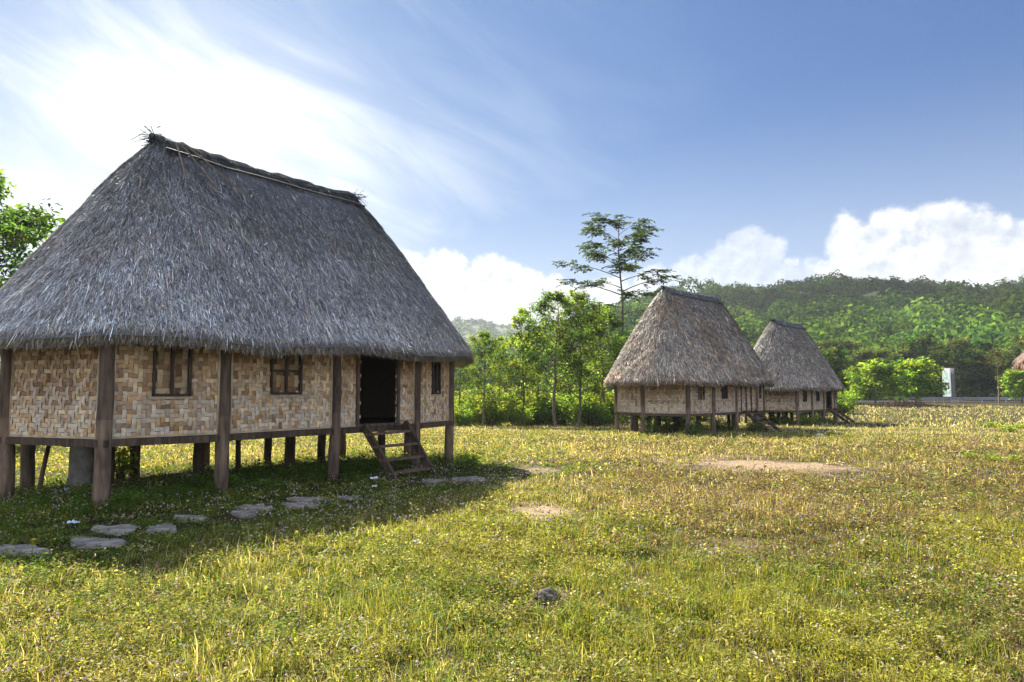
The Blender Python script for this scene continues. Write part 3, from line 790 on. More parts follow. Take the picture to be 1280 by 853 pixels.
def make_ladder(h, run, label, nst, xs=(.74, 1.92), spread=.06):
    r = empty('ladder', (h['c'][0], h['c'][1], h['z']), h['th'], label, 'ladder')
    # base of the ladder
    g = np.random.default_rng(int(run*100))
    tops = [np.array([xs[0], -2.47, 1.04]), np.array([xs[1], -2.47, 1.06])]
    bots = [np.array([xs[0]+.14, -2.47-run, -.05]), np.array([xs[1]+.08, -2.5-run, -.05])]
    c, s_ = math.cos(h['th']), math.sin(h['th'])
    base = (bots[0]+bots[1])/2; base[2] = 0
    r.location = (h['c'][0]+base[0]*c-base[1]*s_, h['c'][1]+base[0]*s_+base[1]*c, h['z'])
    for t, b in zip(tops, bots):
        mb = MB(); e = (t-b); mb.beam(b-base, t-base+e/np.linalg.norm(e)*.04, .065, .17, (.75, .72, .7), up=(0, 1, 0)); mb.build('rail', M['wood'], r)
    for i in range(nst):
        q = (i+.75)/(nst+.35); a = bots[0]+(tops[0]-bots[0])*q; b = bots[1]+(tops[1]-bots[1])*q
        mb = MB(); mb.beam(a-base+[-.05, 0, g.normal(0, .01)], b-base+[.05, 0, g.normal(0, .01)], .17, .045, (1.35, 1.3, 1.25)); mb.build('step', M['wood'], r)
make_ladder(H1, .78, 'short wooden ladder with four steps at the dark doorway of the large house', 4)
make_ladder(H2, 1.35, 'wooden ladder at the closed door of the middle house', 5)
make_ladder(H3, 1.45, 'small dark ladder at the far house, rightmost of the three ladders', 5)

def h1w(x, y, z=0.):
    c, s_ = math.cos(H1['th']), math.sin(H1['th'])
    return np.array([H1['c'][0]+x*c-y*s_, H1['c'][1]+x*s_+y*c, z])
# concrete pillar and leaning prop under the large house
p = gp(100, 610); mb = MB(); mb.tube([[0, 0, -.2], [0, 0, .3], [0, 0, .6], [0, 0, .92]], [.2, .195, .195, .19], 18, (1, 1, 1), .008, 4)
o = mb.build('concrete_pillar', M['concrete']); o.location = p; tag(o, 'thick pale concrete pillar under the floor of the large house', 'pillar')
p = gp(47, 616); mb = MB(); mb.tube([[0, 0, -.1], [.05, .02, .3], [.09, .03, .6], [.15, .06, .96]], [.045, .04, .04, .038], 7, (1.5, 1.4, 1.3), .05, 5)
o = mb.build('leaning_prop', M['wood']); o.location = p; tag(o, 'thin leaning pole propped under the floor near the left corner post', 'pole')

# ------------------------------------------------------------------ plants
def leaf_cloud(mb, centers, radii, n, size, wd, g, tintfn, flat=.7, droop=.1):
    k = g.integers(0, len(centers), n)
    c = np.asarray(centers)[k]; r = np.asarray(radii)[k]
    q = norm(g.normal(0, 1, (n, 3)))*(g.random(n)**.45)[:, None]
    p = c+q*r[:, None]*[1, 1, flat]
    a = g.random(n)*2*np.pi; e = g.normal(-droop, .45, n)
    ax = norm(np.stack([np.cos(a)*np.cos(e), np.sin(a)*np.cos(e), np.sin(e)], -1)+q*.5)
    up = norm(np.stack([g.normal(0, .55, n), g.normal(0, .55, n), np.ones(n)], -1))
    v = leafquads(p, ax, size*g.uniform(.6, 1.35, n), wd, up)
    mb.add(v, np.arange(n)[:, None]*4+np.array([[0, 1, 2, 3]]), tintfn(k, p, n))

def make_tree(name, seed, H, crown0, spread, nb, leaves, size, mat, label, cat, group, tone=(1, 1, 1), trunk_r=.07, conic=.5, rc=.45, bark=(1, 1, 1), wd=.5, up_ang=.6, flat=.75, rosette=0, loc=(0, 0, 0), rz=0.):
    g = np.random.default_rng(seed)
    root = empty(name, loc, rz, label, cat, group)
    tb = MB(); z = np.linspace(-.2, H*.96, 9); w_ = np.cumsum(g.normal(0, H*.008, (9, 2)), 0); w_ -= w_[0]
    tp = np.c_[w_, z]; tb.tube(tp, trunk_r*np.linspace(1.15, .12, 9), 8, bark, .06, seed)
    cs = []; rs = []
    for i in range(nb):
        q = i/(nb-1); hz = crown0+(H*.95-crown0)*q**.9+g.normal(0, H*.015); hz = min(hz, H*.95)
        st = np.array([np.interp(hz, z, tp[:, 0]), np.interp(hz, z, tp[:, 1]), hz])
        a = i*2.4+g.normal(0, .4); prof = (1-q)**conic*(.45+.55*min(1, q*4+.35))
        L_ = spread*prof*g.uniform(.7, 1.2)+.2; e = up_ang*g.uniform(.6, 1.3)
        d = np.array([math.cos(a)*math.cos(e), math.sin(a)*math.cos(e), math.sin(e)])
        pts = [st+d*L_*t+np.array([0, 0, -.12*L_*t*t])+g.normal(0, .03*L_, 3)*(t > 0) for t in (0, .35, .7, 1.)]
        tb.tube(pts, trunk_r*.42*(1-q*.6)*np.array([1, .75, .5, .2]), 5, bark, 0, 0, False)
        for t in (.5, .78, 1.02):
            cs.append(pts[0]+(pts[3]-pts[0])*t+g.normal(0, .13*L_, 3)); rs.append(rc*g.uniform(.6, 1.2)*(.7+.5*(1-q)))
        for _ in range(2):
            t = g.uniform(.4, .9); b0 = pts[0]+(pts[3]-pts[0])*t; dd = norm(d+g.normal(0, .6, 3))*L_*.45
            tb.tube([b0, b0+dd*.5, b0+dd], [trunk_r*.16, trunk_r*.11, trunk_r*.05], 4, bark, 0, 0, False)
            cs.append(b0+dd); rs.append(rc*g.uniform(.5, 1.0))
    cs.append(tp[-1]); rs.append(rc*.7)
    cs = np.array(cs); rs = np.array(rs)
    tb.build('trunk', M['bark'], root)
    ct = g.uniform(.35, 1.4, (len(cs), 1))*np.c_[g.uniform(.8, 1.35, len(cs)), np.ones(len(cs)), np.ones(len(cs))]
    fn = lambda k, p, n: np.array(tone)*ct[k]*g.uniform(.65, 1.35, (n, 1))
    cb = MB(); leaf_cloud(cb, cs, rs, leaves, size, wd, g, fn, flat)
    cb.build('crown', M[mat], root)
    return root

def make_bush(name, seed, H, Rr, leaves, size, mat, label, cat, group, tone=(1, 1, 1), wd=.55, loc=(0, 0, 0)):
    g = np.random.default_rng(seed)
    root = empty(name, loc, 0., label, cat, group)
    sb = MB(); cs = []; rs = []
    for i in range(11):
        a = i*2.4; r = Rr*math.sqrt((i+.5)/11)*.75; h = H*(1-.45*(r/Rr)**2)*g.uniform(.6, 1.02)
        tip = np.array([math.cos(a)*r, math.sin(a)*r, h*.85])
        sb.tube([[tip[0]*.15, tip[1]*.15, -.05], tip*[.6, .6, .5], tip], np.array([.02, .014, .006])*(H+.3), 5, (.9, .8, .7), 0, 0, False)
        for t in (.45, .75, 1.0): cs.append(tip*[t**.5, t**.5, t]+g.normal(0, .06*Rr, 3)); rs.append(Rr*.33*g.uniform(.6, 1.2))
    sb.build('stem', M['bark'], root)
    cs = np.array(cs); cs[:, 2] = np.maximum(cs[:, 2], .12*H); ct = g.uniform(.7, 1.35, (len(cs), 1))*np.c_[g.uniform(.85, 1.3, len(cs)), np.ones(len(cs)), np.ones(len(cs))]
    fn = lambda k, p, n: np.array(tone)*ct[k]*g.uniform(.65, 1.35, (n, 1))
    cb = MB(); leaf_cloud(cb, cs, rs, leaves, size, wd, g, fn, .9); cb.build('foliage', M[mat], root)
    return root

# --- young trees standing in the row between the big house and the middle house
GT = 'young trees in the row between the houses'
ROW = [(722, 43.5, 8.6, 'bushiest tree of the row, broad dark crown beside the tall thin tree', 0),
       (694, 42.5, 8.4, 'broad-crowned tall tree of the row with a dark leaning trunk', 1),
       (650, 43.0, 7.6, 'slender pointed tree standing alone in the middle of the row', 2),
       (752, 45.0, 7.6, 'full-crowned tree right behind the tall thin tree at the middle house', 1),
       (670, 47.0, 6.6, 'shorter tree behind and right of the slender pointed one', 0),
       (626, 45.0, 5.9, 'thin yellow-green tree second from the big roof edge', 2),
       (603, 43.0, 6.0, 'low light green tree closest to the big roof edge', 0),
       (735, 50.0, 7.4, 'tree far back filling the gap beside the middle house', 2),
       (575, 48.0, 5.6, 'tree half hidden behind the big house eave', 1)]
proto = {0: make_tree('young_tree', 21, 8.0, 1.7, 2.45, 24, 8000, .165, 'leaf', '', 'tree', GT, (.72, .82, .85), .085, .5, .55),
         1: make_tree('young_tree', 22, 8.0, 2.1, 2.4, 22, 7500, .175, 'leaf', '', 'tree', GT, (.8, .9, .9), .09, .45, .52),
         2: make_tree('young_tree', 23, 8.0, 1.6, 1.15, 22, 5000, .16, 'leaf', '', 'tree', GT, (1.15, 1.1, .9), .07, .5, .42)}
used = set()
for (x, d, H, lab, k) in ROW:
    p = at(x, d); sc = H/8.0
    if k not in used:
        used.add(k); o = proto[k]; o.location = p; o.scale = (sc,)*3; o['label'] = lab; o.rotation_euler.z = x*.37
    else: copy_tree(proto[k], p, x*.37, sc, lab, GT)

# --- undergrowth
GB = 'bright bushes under the row of young trees'
LB = 'bright yellow-green bush in the undergrowth below the row of young trees'
b0 = make_bush('bush', 31, 2.2, 1.5, 2300, .2, 'leaf', LB, 'bush', GB, (1.25, 1.2, .9))
b1 = make_bush('bush', 32, 2.0, 1.6, 2300, .17, 'leaf', LB, 'bush', GB, (.9, 1., 1.))
gg = np.random.default_rng(5); first = [True, True]
spots = [(566+8.2*i+gg.normal(0, 3), 43.5+gg.uniform(0, 7), gg.uniform(.5, 1.25)) for i in range(26)] + [(580+22*i, 54+gg.uniform(0, 4), gg.uniform(1.0, 1.4)) for i in range(9)]
for i, (x, d, s_) in enumerate(spots):
    p = at(x, d); k = i % 2
    if first[k]:
        first[k] = False; o = (b0, b1)[k]; o.location = p; o.scale = (s_,)*3
    else: copy_tree((b0, b1)[k], p, x, s_, LB, GB)
GB2 = 'bushes behind the middle and far houses'
LB2 = 'leafy bush growing behind the stilts of the middle and far houses'
for i in range(22):
    x = 770+13.5*i; d = 52+gg.uniform(0, 6) if x < 880 else 62+gg.uniform(0, 8)
    copy_tree((b0, b1)[i % 2], at(x, d), x, gg.uniform(.8, 1.5), LB2, GB2)

# --- the tall thin tree
def tall_tree():
    g = np.random.default_rng(41); d0 = 49.; p = at(781, d0)
    root = empty('tall_tree', p, 0., 'tall thin tree with a bare trunk and feathery layered crown above the young trees', 'tree')
    H = 14.9; tb = MB(); cb = MB()
    z = np.linspace(-.2, H*.95, 40); tp = np.c_[-.35*(np.abs(z)/H)**1.3+.06*np.sin(z*.9), .1*np.sin(z*.7), z]
    tb.tube(tp, np.linspace(.15, .03, 40), 8, (.75, .7, .7), .05, 3)
    V, C = [], []
    def spray(b, d, n):
        for i in range(n):
            t = (i+.3)/n
            for sgn in (-1, 1):
                p0 = b+d*t+np.array([0, 0, -.18*t*t]); s_ = norm(np.cross(d, [0, 0, 1.]))*sgn
                ax = norm(s_+norm(d)*.7+np.array([0, 0, g.normal(-.15, .25)])); V.append((p0, ax, g.uniform(.16, .30))); C.append(g.uniform(.6, 1.3))
    nb = 26
    for i in range(nb):
        q = i/(nb-1); hz = 7.8+(H-8.9)*q**.8; st = np.array([np.interp(hz, z, tp[:, 0]), np.interp(hz, z, tp[:, 1]), hz])
        a = i*2.399+g.normal(0, .25); Lb = (4.2-1.5*q)*g.uniform(.75, 1.1) if i > 2 else 2.4
        if math.cos(a) < 0 and q < .4: Lb *= 1.15
        e = .28+.40*q; d = np.array([math.cos(a)*math.cos(e), math.sin(a)*math.cos(e), math.sin(e)])
        pts = np.array([st+d*Lb*t-np.array([0, 0, .16*Lb*t*t]) for t in np.linspace(0, 1, 6)])
        tb.tube(pts, np.linspace(.05*(1-.6*q), .008, 6), 5, (.7, .65, .65), 0, 0, False)
        for t in np.linspace(.45, 1, 9):
            b = st+d*Lb*t-np.array([0, 0, .16*Lb*t*t])
            for kk in range(2):
                aa = a+g.normal(0, 1.0); dd = np.array([math.cos(aa), math.sin(aa), g.normal(.05, .15)])*g.uniform(.55, 1.0); spray(b+g.normal(0, .12, 3), dd, 7)
    p_ = np.array([v[0] for v in V]); ax = np.array([v[1] for v in V]); sz = np.array([v[2] for v in V])
    up = norm(np.c_[g.normal(0, .3, (len(sz), 2)), np.ones(len(sz))])
    cb.add(leafquads(p_, ax, sz*1.3, .4, up), np.arange(len(sz))[:, None]*4+np.array([[0, 1, 2, 3]]), np.array(C)[:, None]*np.array([.5, .52, .6]))
    tb.build('trunk', M['bark'], root); cb.build('crown', M['leaf_dark'], root)
tall_tree()

# --- tree at the left edge
make_tree('broadleaf_tree', 51, 10.6, 3.2, 3.3, 30, 13000, .28, 'leaf', 'dark green broadleaf tree behind the large roof at the left edge', 'tree', None, (.55, .75, .8), .16, .45, .75, wd=.42, loc=at(-50, 25.5))
copy_tree(b1, at(-30, 21), 1., 1.3, 'leafy bush left of the large house, seen under its left eave')

# --- two bright small trees, banana plant, brush pile at the right
GS = 'bright small trees by the brush pile'
st1 = make_tree('small_tree', 61, 5.0, .6, 3.0, 22, 4600, .42, 'leaf', 'bright yellow-green small tree left of the brush pile', 'tree', GS, (.95, 1.1, .8), .12, .35, .8, loc=at(1092, 86))
copy_tree(st1, at(1143, 88), 2.1, 1.07, 'bright yellow-green small tree growing out of the brush pile', GS)
copy_tree(st1, at(1060, 92), 4.0, .8, 'bright small tree beside the far house eave, leftmost of the three', GS)
copy_tree(st1, at(1275, 99), 1.3, .9, 'bright green small tree at the right edge of the field', GS)
def banana():
    g = np.random.default_rng(3); p = at(1118, 84); r = empty('banana_plant', p, 0., 'low plant with long pale arching leaves in front of the brush pile', 'plant')
    mb = MB(); mb.tube([[0, 0, -.1], [0, 0, .5], [.03, 0, 1.0]], [.12, .1, .07], 8, (1, 1, 1)); mb.build('stem', M['bark'], r)
    for i in range(9):
        a = i*2.4; L_ = g.uniform(1.6, 2.5); mb = MB(); pts = []
        for t in np.linspace(0, 1, 7):
            c = np.array([math.cos(a)*L_*t*.85, math.sin(a)*L_*t*.85, .9+1.5*t-1.6*t*t]); w_ = .32*math.sin(math.pi*min(1, t*.9+.08))
            s_ = np.array([-math.sin(a), math.cos(a), 0])*w_; pts += [c-s_-[0, 0, .06], c, c+s_-[0, 0, .06]]
        f = []
        for k in range(6): f += [[3*k, 3*k+1, 3*k+4, 3*k+3], [3*k+1, 3*k+2, 3*k+5, 3*k+4]]
        mb.add(pts, f, np.array([2.2, 2.1, 2.6])*g.uniform(.6, 1.3)); mb.build('leaf', M['leaf'], r)
banana()
mb = MB(); g = np.random.default_rng(8)
for i in range(260):
    t = g.uniform(-1, 1); c = np.array([t*3.0, g.normal(0, .5), abs(g.normal(0, .35))*(1-.5*t*t)+.05])
    d = norm(np.array([g.normal(0, 1), g.normal(0, .6), g.normal(0, .45)]))*g.uniform(.4, 1.1)
    mb.tube([c-d*.5, c+d*.5+[0, 0, .05]], [.035, .02], 4, np.array([1.3, 1., .85])*g.uniform(.5, 1.6), 0, 0, False)
o = mb.build('brush_pile', M['bark']); o.location = at(1128, 83); tag(o, 'low heap of dry brown branches at the foot of the bright small trees', 'brush pile')

# --- little weeds in the open field at the right
GW = 'small weeds at the right of the field'
wd0 = make_bush('weed', 71, .45, .5, 420, .09, 'leaf', 'small green weed clump at the right of the open field', 'weed', GW, (1.1, 1.1, .9))
wl = [(1242, 536, .9), (1262, 541, 1.0), (1228, 534, .7), (1275, 537, .8), (1252, 531, .6), (1215, 575, .5), (1240, 580, .6), (1268, 578, .5)]
for i, (x, y, s_) in enumerate(wl):
    if i == 0: wd0.location = gp(x, y)
    else: copy_tree(wd0, gp(x, y), x, s_, 'small green weed clump at the right of the open field', GW)

# --- weeds growing round the stilts
GU = 'leafy weeds round the stilts of the large house'; LU = 'low dark green leafy weed growing round the stilts of the large house'
u0 = make_bush('weed', 81, .5, .5, 520, .075, 'leaf', LU, 'weed', GU, (.75, .9, .9)); u1 = make_bush('weed', 82, .42, .6, 520, .085, 'leaf', LU, 'weed', GU, (.85, .95, .8))
gg = np.random.default_rng(17); us = [False, False]
for i in range(46):
    lx = -4.6+9.0*((i*.618) % 1); ly = gg.uniform(-2.6, -.9)
    if .5 < lx < 2.3 and ly < -2.0: ly = -1.4
    p = h1w(lx, ly); p[2] = float(gz(p[0], p[1])); s_ = gg.uniform(.35, .9); k = i % 2
    if not us[k]: us[k] = True; o = (u0, u1)[k]; o.location = p; o.scale = (s_,)*3
    else: copy_tree((u0, u1)[k], p, i*1.3, s_, LU, GU)
yw = make_bush('weed', 83, .95, .35, 260, .12, 'leaf', 'tall bright yellow-green weed behind the second post of the large house', 'weed', None, (1.5, 1.4, .9), loc=gp(150, 600))
GV = 'weeds at the foot of the middle house'; LV = 'green weed tuft round the stilts of the middle and far houses'
for i in range(26):
    h = (H2, H3)[i % 2]; lx, ly = gg.uniform(-5, 4.4), gg.uniform(-2.9, 1.5); c, s_ = math.cos(h['th']), math.sin(h['th'])
    xx, yy = h['c'][0]+lx*c-ly*s_, h['c'][1]+lx*s_+ly*c
    copy_tree((u0, u1)[i % 2], (xx, yy, float(gz(xx, yy))), i*.9, gg.uniform(.8, 1.6), LV, GV)

# ------------------------------------------------------------------ small things on the ground
def rock(name, p, r, seed, label, cat, mat='stone', sq=(1, .8, .6), col=(1, 1, 1)):
    g = np.random.default_rng(seed); n1, n2 = 9, 14; mb = MB(); v = []
    for i in range(n1+1):
        t = math.pi*i/n1
        for j in range(n2):
            a = 2*math.pi*j/n2; d = np.array([math.sin(t)*math.cos(a), math.sin(t)*math.sin(a), math.cos(t)])
            k = 1+.8*(float(fbm(d[0]*1.7+seed, d[1]*1.7+d[2]*2.1, seed, 3))-.5)
            v.append(d*k*r*np.array(sq))
    f = [[i*n2+j, i*n2+(j+1) % n2, (i+1)*n2+(j+1) % n2, (i+1)*n2+j] for i in range(n1) for j in range(n2)]
    mb.add(v, f, col, False); o = mb.build(name, M[mat]); o.location = (p[0], p[1], p[2]+r*sq[2]*.45); return tag(o, label, cat)
rock('rock', ROCK+[0, 0, .0], .115, 2, 'dark grey rock lying in the foreground grass', 'rock', col=(.36, .34, .30))
rock('rock', gp(521, 682), .07, 3, 'small pale stone in the sunlit grass near the shadow edge', 'rock', col=(2.2, 2., 1.8))
rock('rock', gp(540, 664), .05, 4, 'tiny tan stone in grass right of the shadow edge', 'rock', col=(1.6, 1.4, 1.1))
rock('rock', gp(700, 567), .12, 5, 'pale stone in the field between the big and the middle house', 'rock', col=(2., 1.9, 1.8))
rock('rock', gp(1025, 547), .2, 6, 'small white stone on the shadow of the middle house', 'rock', col=(2.6, 2.6, 2.6))
def litter(p, r, seed, label, col=(1, 1, 1)):
    g = np.random.default_rng(seed); mb = MB(); n = 7; v = []
    for i in range(n):
        for j in range(n):
            v.append([(i/(n-1)-.5)*2*r+g.normal(0, r*.12), (j/(n-1)-.5)*1.6*r+g.normal(0, r*.12), .05+abs(g.normal(0, r*.35))])
    f = [[i*n+j, (i+1)*n+j, (i+1)*n+j+1, i*n+j+1] for i in range(n-1) for j in range(n-1)]
    mb.add(v, f, col, False); o = mb.build('plastic_litter', M['plastic']); o.location = p; tag(o, label, 'litter', 'bits of plastic litter'); 
    m = o.modifiers.new('thickness', 'SOLIDIFY'); m.thickness = .004
litter(gp(78, 619), .10, 1, 'bluish crumpled plastic in the weeds near the left corner post', (.75, .95, 1.3))
litter(gp(92, 659), .06, 2, 'white crumpled plastic on the grass left of the pair of large slabs', (1.1, 1.15, 1.2))
litter(gp(468, 602), .07, 3, 'white crumpled plastic beside the left rail of the big ladder', (1.4, 1.4, 1.4))
litter(gp(331, 607), .08, 4, 'greyish plastic scrap in the weeds right of the third house post', (.7, .7, .72))
litter(gp(240, 599), .09, 5, 'white plastic scrap in the weeds left of the third house post', (1.1, 1.1, 1.1))
litter(gp(468, 612), .04, 6, 'small white scrap on bare ground in front of the big ladder', (1.2, 1.2, 1.2))
litter(gp(972, 540), .16, 7, 'white plastic lying by the foot of the middle house ladder', (1.3, 1.3, 1.35))
# dry stick on the slab, tall grass stalks
mb = MB(); a = gp(158, 657); b = gp(180, 645); mb.tube([a-a+[0, 0, .09], (b-a)*.5+[0, 0, .11], (b-a)+[0, 0, .2]], [.009, .008, .005], 5, (2.6, 2.1, 1.3)); o = mb.build('dry_stick', M['wood']); o.location = a; tag(o, 'pale dry stick lying across the edge of a large slab', 'stick')
def stalk(p, h, seed, label):
    g = np.random.default_rng(seed); r = empty('grass_stalk', p, 0., label, 'grass stalk', 'tall grass stalks before the large house')
    mb = MB(); l = g.normal(0, .12, 2); pts = np.array([[l[0]*t*t*h, l[1]*t*t*h, h*t] for t in np.linspace(0, 1, 6)]); mb.tube(pts, np.linspace(.005, .002, 6), 5, (1.5, 1.2, .8)); mb.build('stem', M['leaf'], r)
    mb = MB(); n = 26; t = g.uniform(.72, 1, n); q = np.array([np.interp(t, np.linspace(0, 1, 6), pts[:, i]) for i in range(3)]).T; a = g.random(n)*6.28
    ax = norm(np.c_[np.cos(a), np.sin(a), g.uniform(.2, 1.4, n)]); mb.add(leafquads(q, ax, g.uniform(.02, .05, n), .35, norm(g.normal(0, 1, (n, 3)))), np.arange(n)[:, None]*4+np.array([[0, 1, 2, 3]]), (.7, .5, .8)); mb.build('seed_head', M['leaf'], r)
stalk(gp(62, 695), .48, 1, 'tall thin dry grass stalk in front of the large slabs, straightest one')
stalk(gp(40, 706), .26, 2, 'short bent grass stalk with a pale head at the lower left')
stalk(gp(135, 740), .2, 3, 'short stalk at the near corner of the big house shadow')

# ------------------------------------------------------------------ beyond the field: road, rail, sign, wood, hills
mb = MB(); mb.add([[10, 106, .02], [400, 118, .02], [400, 126, .02], [10, 114, .02]], [[0, 1, 2, 3]]); tag(mb.build('road', M['asphalt']), kind='structure')
gr = empty('guard_rail', (60, 106.4, 0), math.atan2(12, 390), 'grey metal guard rail along the road behind the sign', 'guard rail')
for zz in (.62, .40):
    mb = MB(); mb.beam([1, 0, zz], [80, 0, zz], .05, .17, (1, 1, 1)); mb.build('rail_beam', M['metal'], gr)
for i in range(21):
    mb = MB(); mb.box([2+i*3.8, .09, .3], [.12, .1, .85]); mb.build('rail_post', M['metal'], gr)

def sign():
    p = at(1183, 101.5); r = empty('signboard', p, 0., 'tall white signboard with pale green markings standing before the road', 'sign')
    m, nt2, N2, L2 = newmat('green_print')
    out = N2.new('ShaderNodeOutputMaterial'); b = N2.new('ShaderNodeBsdfPrincipled'); L2.new(b.outputs[0], out.inputs[0]); b.inputs['Roughness'].default_value = .5
    tc_ = N2.new('ShaderNodeTexCoord'); no = N2.new('ShaderNodeTexNoise'); no.inputs['Scale'].default_value = 1.3; no.inputs['Detail'].default_value = 5; L2.new(tc_.outputs['Object'], no.inputs[0])
    rp = N2.new('ShaderNodeValToRGB'); L2.new(no.outputs[0], rp.inputs[0]); e = rp.color_ramp.elements
    e[0].position = .47; e[0].color = (.82, .84, .80, 1); e[1].position = .62; e[1].color = (.28, .62, .40, 1); L2.new(rp.outputs[0], b.inputs['Base Color'])
    A = np.array([-.52, .25]); B = np.array([-.12, -1.02]); C_ = np.array([.02, -1.0]); D = np.array([.52, -.84])
    mb = MB(); mb.beam([*A, 3.05], [*B, 3.05], .06, 4.2, (1, 1, 1)); mb.build('board', M['paint'], r)
    d = norm(B-A); nr = np.array([d[1], -d[0]])*.036
    mb = MB(); mb.beam([*(A+d*.12+nr), 2.9], [*(B-d*.12+nr), 2.9], .01, 3.0); mb.build('panel', m, r)
    d = norm(D-C_)
    mb = MB(); mb.beam([*C_, 4.75], [*D, 4.75], .05, .8, (1, 1, 1)); mb.beam([*C_, 2.65], [*D, 2.65], .04, 3.3, (.32, .32, .28)); mb.build('board', M['paint'], r)
    mb = MB(); nr2 = np.array([d[1], -d[0]])*.05
    for z_ in np.arange(1.0, 5.2, .6): mb.beam([*(C_+nr2), z_], [*(D+nr2), z_], .04, .05, (.5, .5, .5))
    for t in (0, .5, 1): q = C_+(D-C_)*t+nr2*1.8; mb.box([*q, 3.05], [.05, .05, 4.2], col=(.5, .5, .5))
    mb.build('back_frame', M['metal'], r)
    for q in (A, B, C_, D):
        mb = MB(); mb.tube([[*q, -.2], [*q, 1.1]], .05, 8); mb.build('leg', M['metal'], r)
sign()
make_tree('slim_tree', 91, 7.6, 5.2, 1.6, 9, 200, .4, 'leaf_far', 'slim bare-stemmed tree with a few rusty leaves right of the sign', 'tree', None, (1.5, .95, .8), .1, .3, .5, (1.6, 1.4, 1.2), loc=at(1247, 100))

# thatched shelter whose roof edge shows at the right edge of the picture
def shelter():
    p = at(1341, 30); r = empty('thatched_shelter', p, 0., 'reddish brown thatched shelter whose roof edge enters at the right edge', 'shelter')
    mb = MB(); mb.tube([[0, 0, -.2], [0, 0, 2], [0, 0, 4.2]], .11, 9, (1, 1, 1), .05, 2); mb.build('post', M['wood'], r)
    g = np.random.default_rng(12); mb = MB(); n = 48; rr = 2.05
    v = []; lv = [(1., 3.0), (1.0, 3.25), (.85, 3.65), (.55, 4.25), (.2, 4.8), (.02, 5.0)]
    for q, z in lv:
        for k in range(n): a = 2*math.pi*k/n; v.append([rr*q*math.cos(a), rr*q*math.sin(a), z])
    mb.add(v, [[i*n+k, i*n+(k+1) % n, (i+1)*n+(k+1) % n, (i+1)*n+k] for i in range(5) for k in range(n)], (.12, .075, .05), True)
    m_ = 9000; a = g.random(m_)*6.283; q = np.sqrt(g.random(m_)); z = np.interp(1-q, [0, .15, .45, .8, 1], [3.3, 3.68, 4.28, 4.83, 5.03]); q = np.clip(q, .03, 1)
    b = np.c_[rr*q*np.cos(a), rr*q*np.sin(a), z]; d = norm(np.c_[np.cos(a)*.8, np.sin(a)*.8, -.75-1.6*(q > .93)]+g.normal(0, .18, (m_, 3)))
    v = leafquads(b, d, g.uniform(.25, .5, m_), .1, norm(np.c_[np.cos(a)*.5, np.sin(a)*.5, np.ones(m_)]))
    mb.add(v, np.arange(m_)[:, None]*4+np.array([[0, 1, 2, 3]]), np.array([.30, .17, .115])*g.uniform(.4, 1.5, (m_, 1))); mb.build('roof', M['thatch'], r)
shelter()

# the wood beyond the road: near trees are things, the mass behind is stuff
GD = 'trees of the wood beyond the road'
LD = {0: 'dense dark tree in the wood beyond the road', 1: 'greyish tree with pale leaves in the wood beyond the road', 2: 'mid green tree in the wood beyond the road'}
wood = {0: make_tree('wood_tree', 101, 12, 1.5, 4.6, 26, 3000, .72, 'leaf_dark', LD[0], 'tree', GD, (.55, .6, .6), .2, .3, 1.25),
        1: make_tree('wood_tree', 102, 12, 2.0, 4.4, 24, 2800, .70, 'leaf_far', LD[1], 'tree', GD, (1.7, 1.5, 1.5), .2, .35, 1.15),
        2: make_tree('wood_tree', 103, 12, 1.2, 4.8, 26, 3000, .75, 'leaf_far', LD[2], 'tree', GD, (1.0, 1.25, .9), .2, .3, 1.3)}
gg = np.random.default_rng(77); seen = set()
wsp = []
for i in range(24): wsp.append((1010+17*i+gg.normal(0, 5), 122+gg.uniform(0, 8), gg.uniform(.55, .8), 0 if 6 < i < 17 and i % 3 else (i % 3)))
for i in range(22): wsp.append((985+19*i+gg.normal(0, 6), 136+gg.uniform(0, 10), gg.uniform(.8, 1.08), (1, 2, 1, 0)[i % 4]))
for i in range(18): wsp.append((760+17*i+gg.normal(0, 5), 92+gg.uniform(0, 14), gg.uniform(.45, .72), (2, 1, 2)[i % 3]))
for (x, d, s_, k) in wsp:
    p = at(x, d); lab = LD[k] if x > 985 else 'green tree on the slope behind the middle and far houses'
    gname = GD if x > 985 else 'trees behind the middle and far houses'
    if k not in seen and x > 985:
        seen.add(k); o = wood[k]; o.location = p; o.scale = (s_,)*3; o.rotation_euler.z = x
    else: copy_tree(wood[k], p, x, s_, lab, gname)

# hills
def hill(name, xs, crest, d0, dc, d1, seed, rough, mat, nx_=120, ny_=60):
    """a ridge whose crest follows the skyline; built at its real distance"""
    px = np.linspace(xs[0], xs[-1], nx_); t = np.linspace(0, 1, ny_); mb = MB(); v = []
    azs = np.arctan((px-640)/FPX)
    cz = np.interp(px, xs, crest)
    dist = d0+(d1-d0)*t
    D, A_ = np.meshgrid(dist, azs, indexing='ij'); CZ = np.tile(cz, (ny_, 1))
    Xh, Yh = D*np.tan(A_), D
    up_ = np.where(D < dc, ((D-d0)/(dc-d0)).clip(0, 1)**.85, 1-.5*((D-dc)/(d1-dc))**1.5)
    n1 = fbm(Xh*.012+seed, Yh*.012, seed, 4)-.5
    Zh = EYE*0-1+up_*(CZ*dc+1) + n1*rough*np.sin(np.pi*np.clip((D-d0)/(dc-d0), 0, 1))
    idx = np.arange(nx_*ny_).reshape(ny_, nx_); f = np.stack([idx[:-1, :-1], idx[:-1, 1:], idx[1:, 1:], idx[1:, :-1]], -1).reshape(-1, 4)
    mb.add(np.stack([Xh, Yh, Zh], -1).reshape(-1, 3), f, (1, 1, 1), True)
    tag(mb.build(name, mat), kind='structure')
    return Xh, Yh, Zh
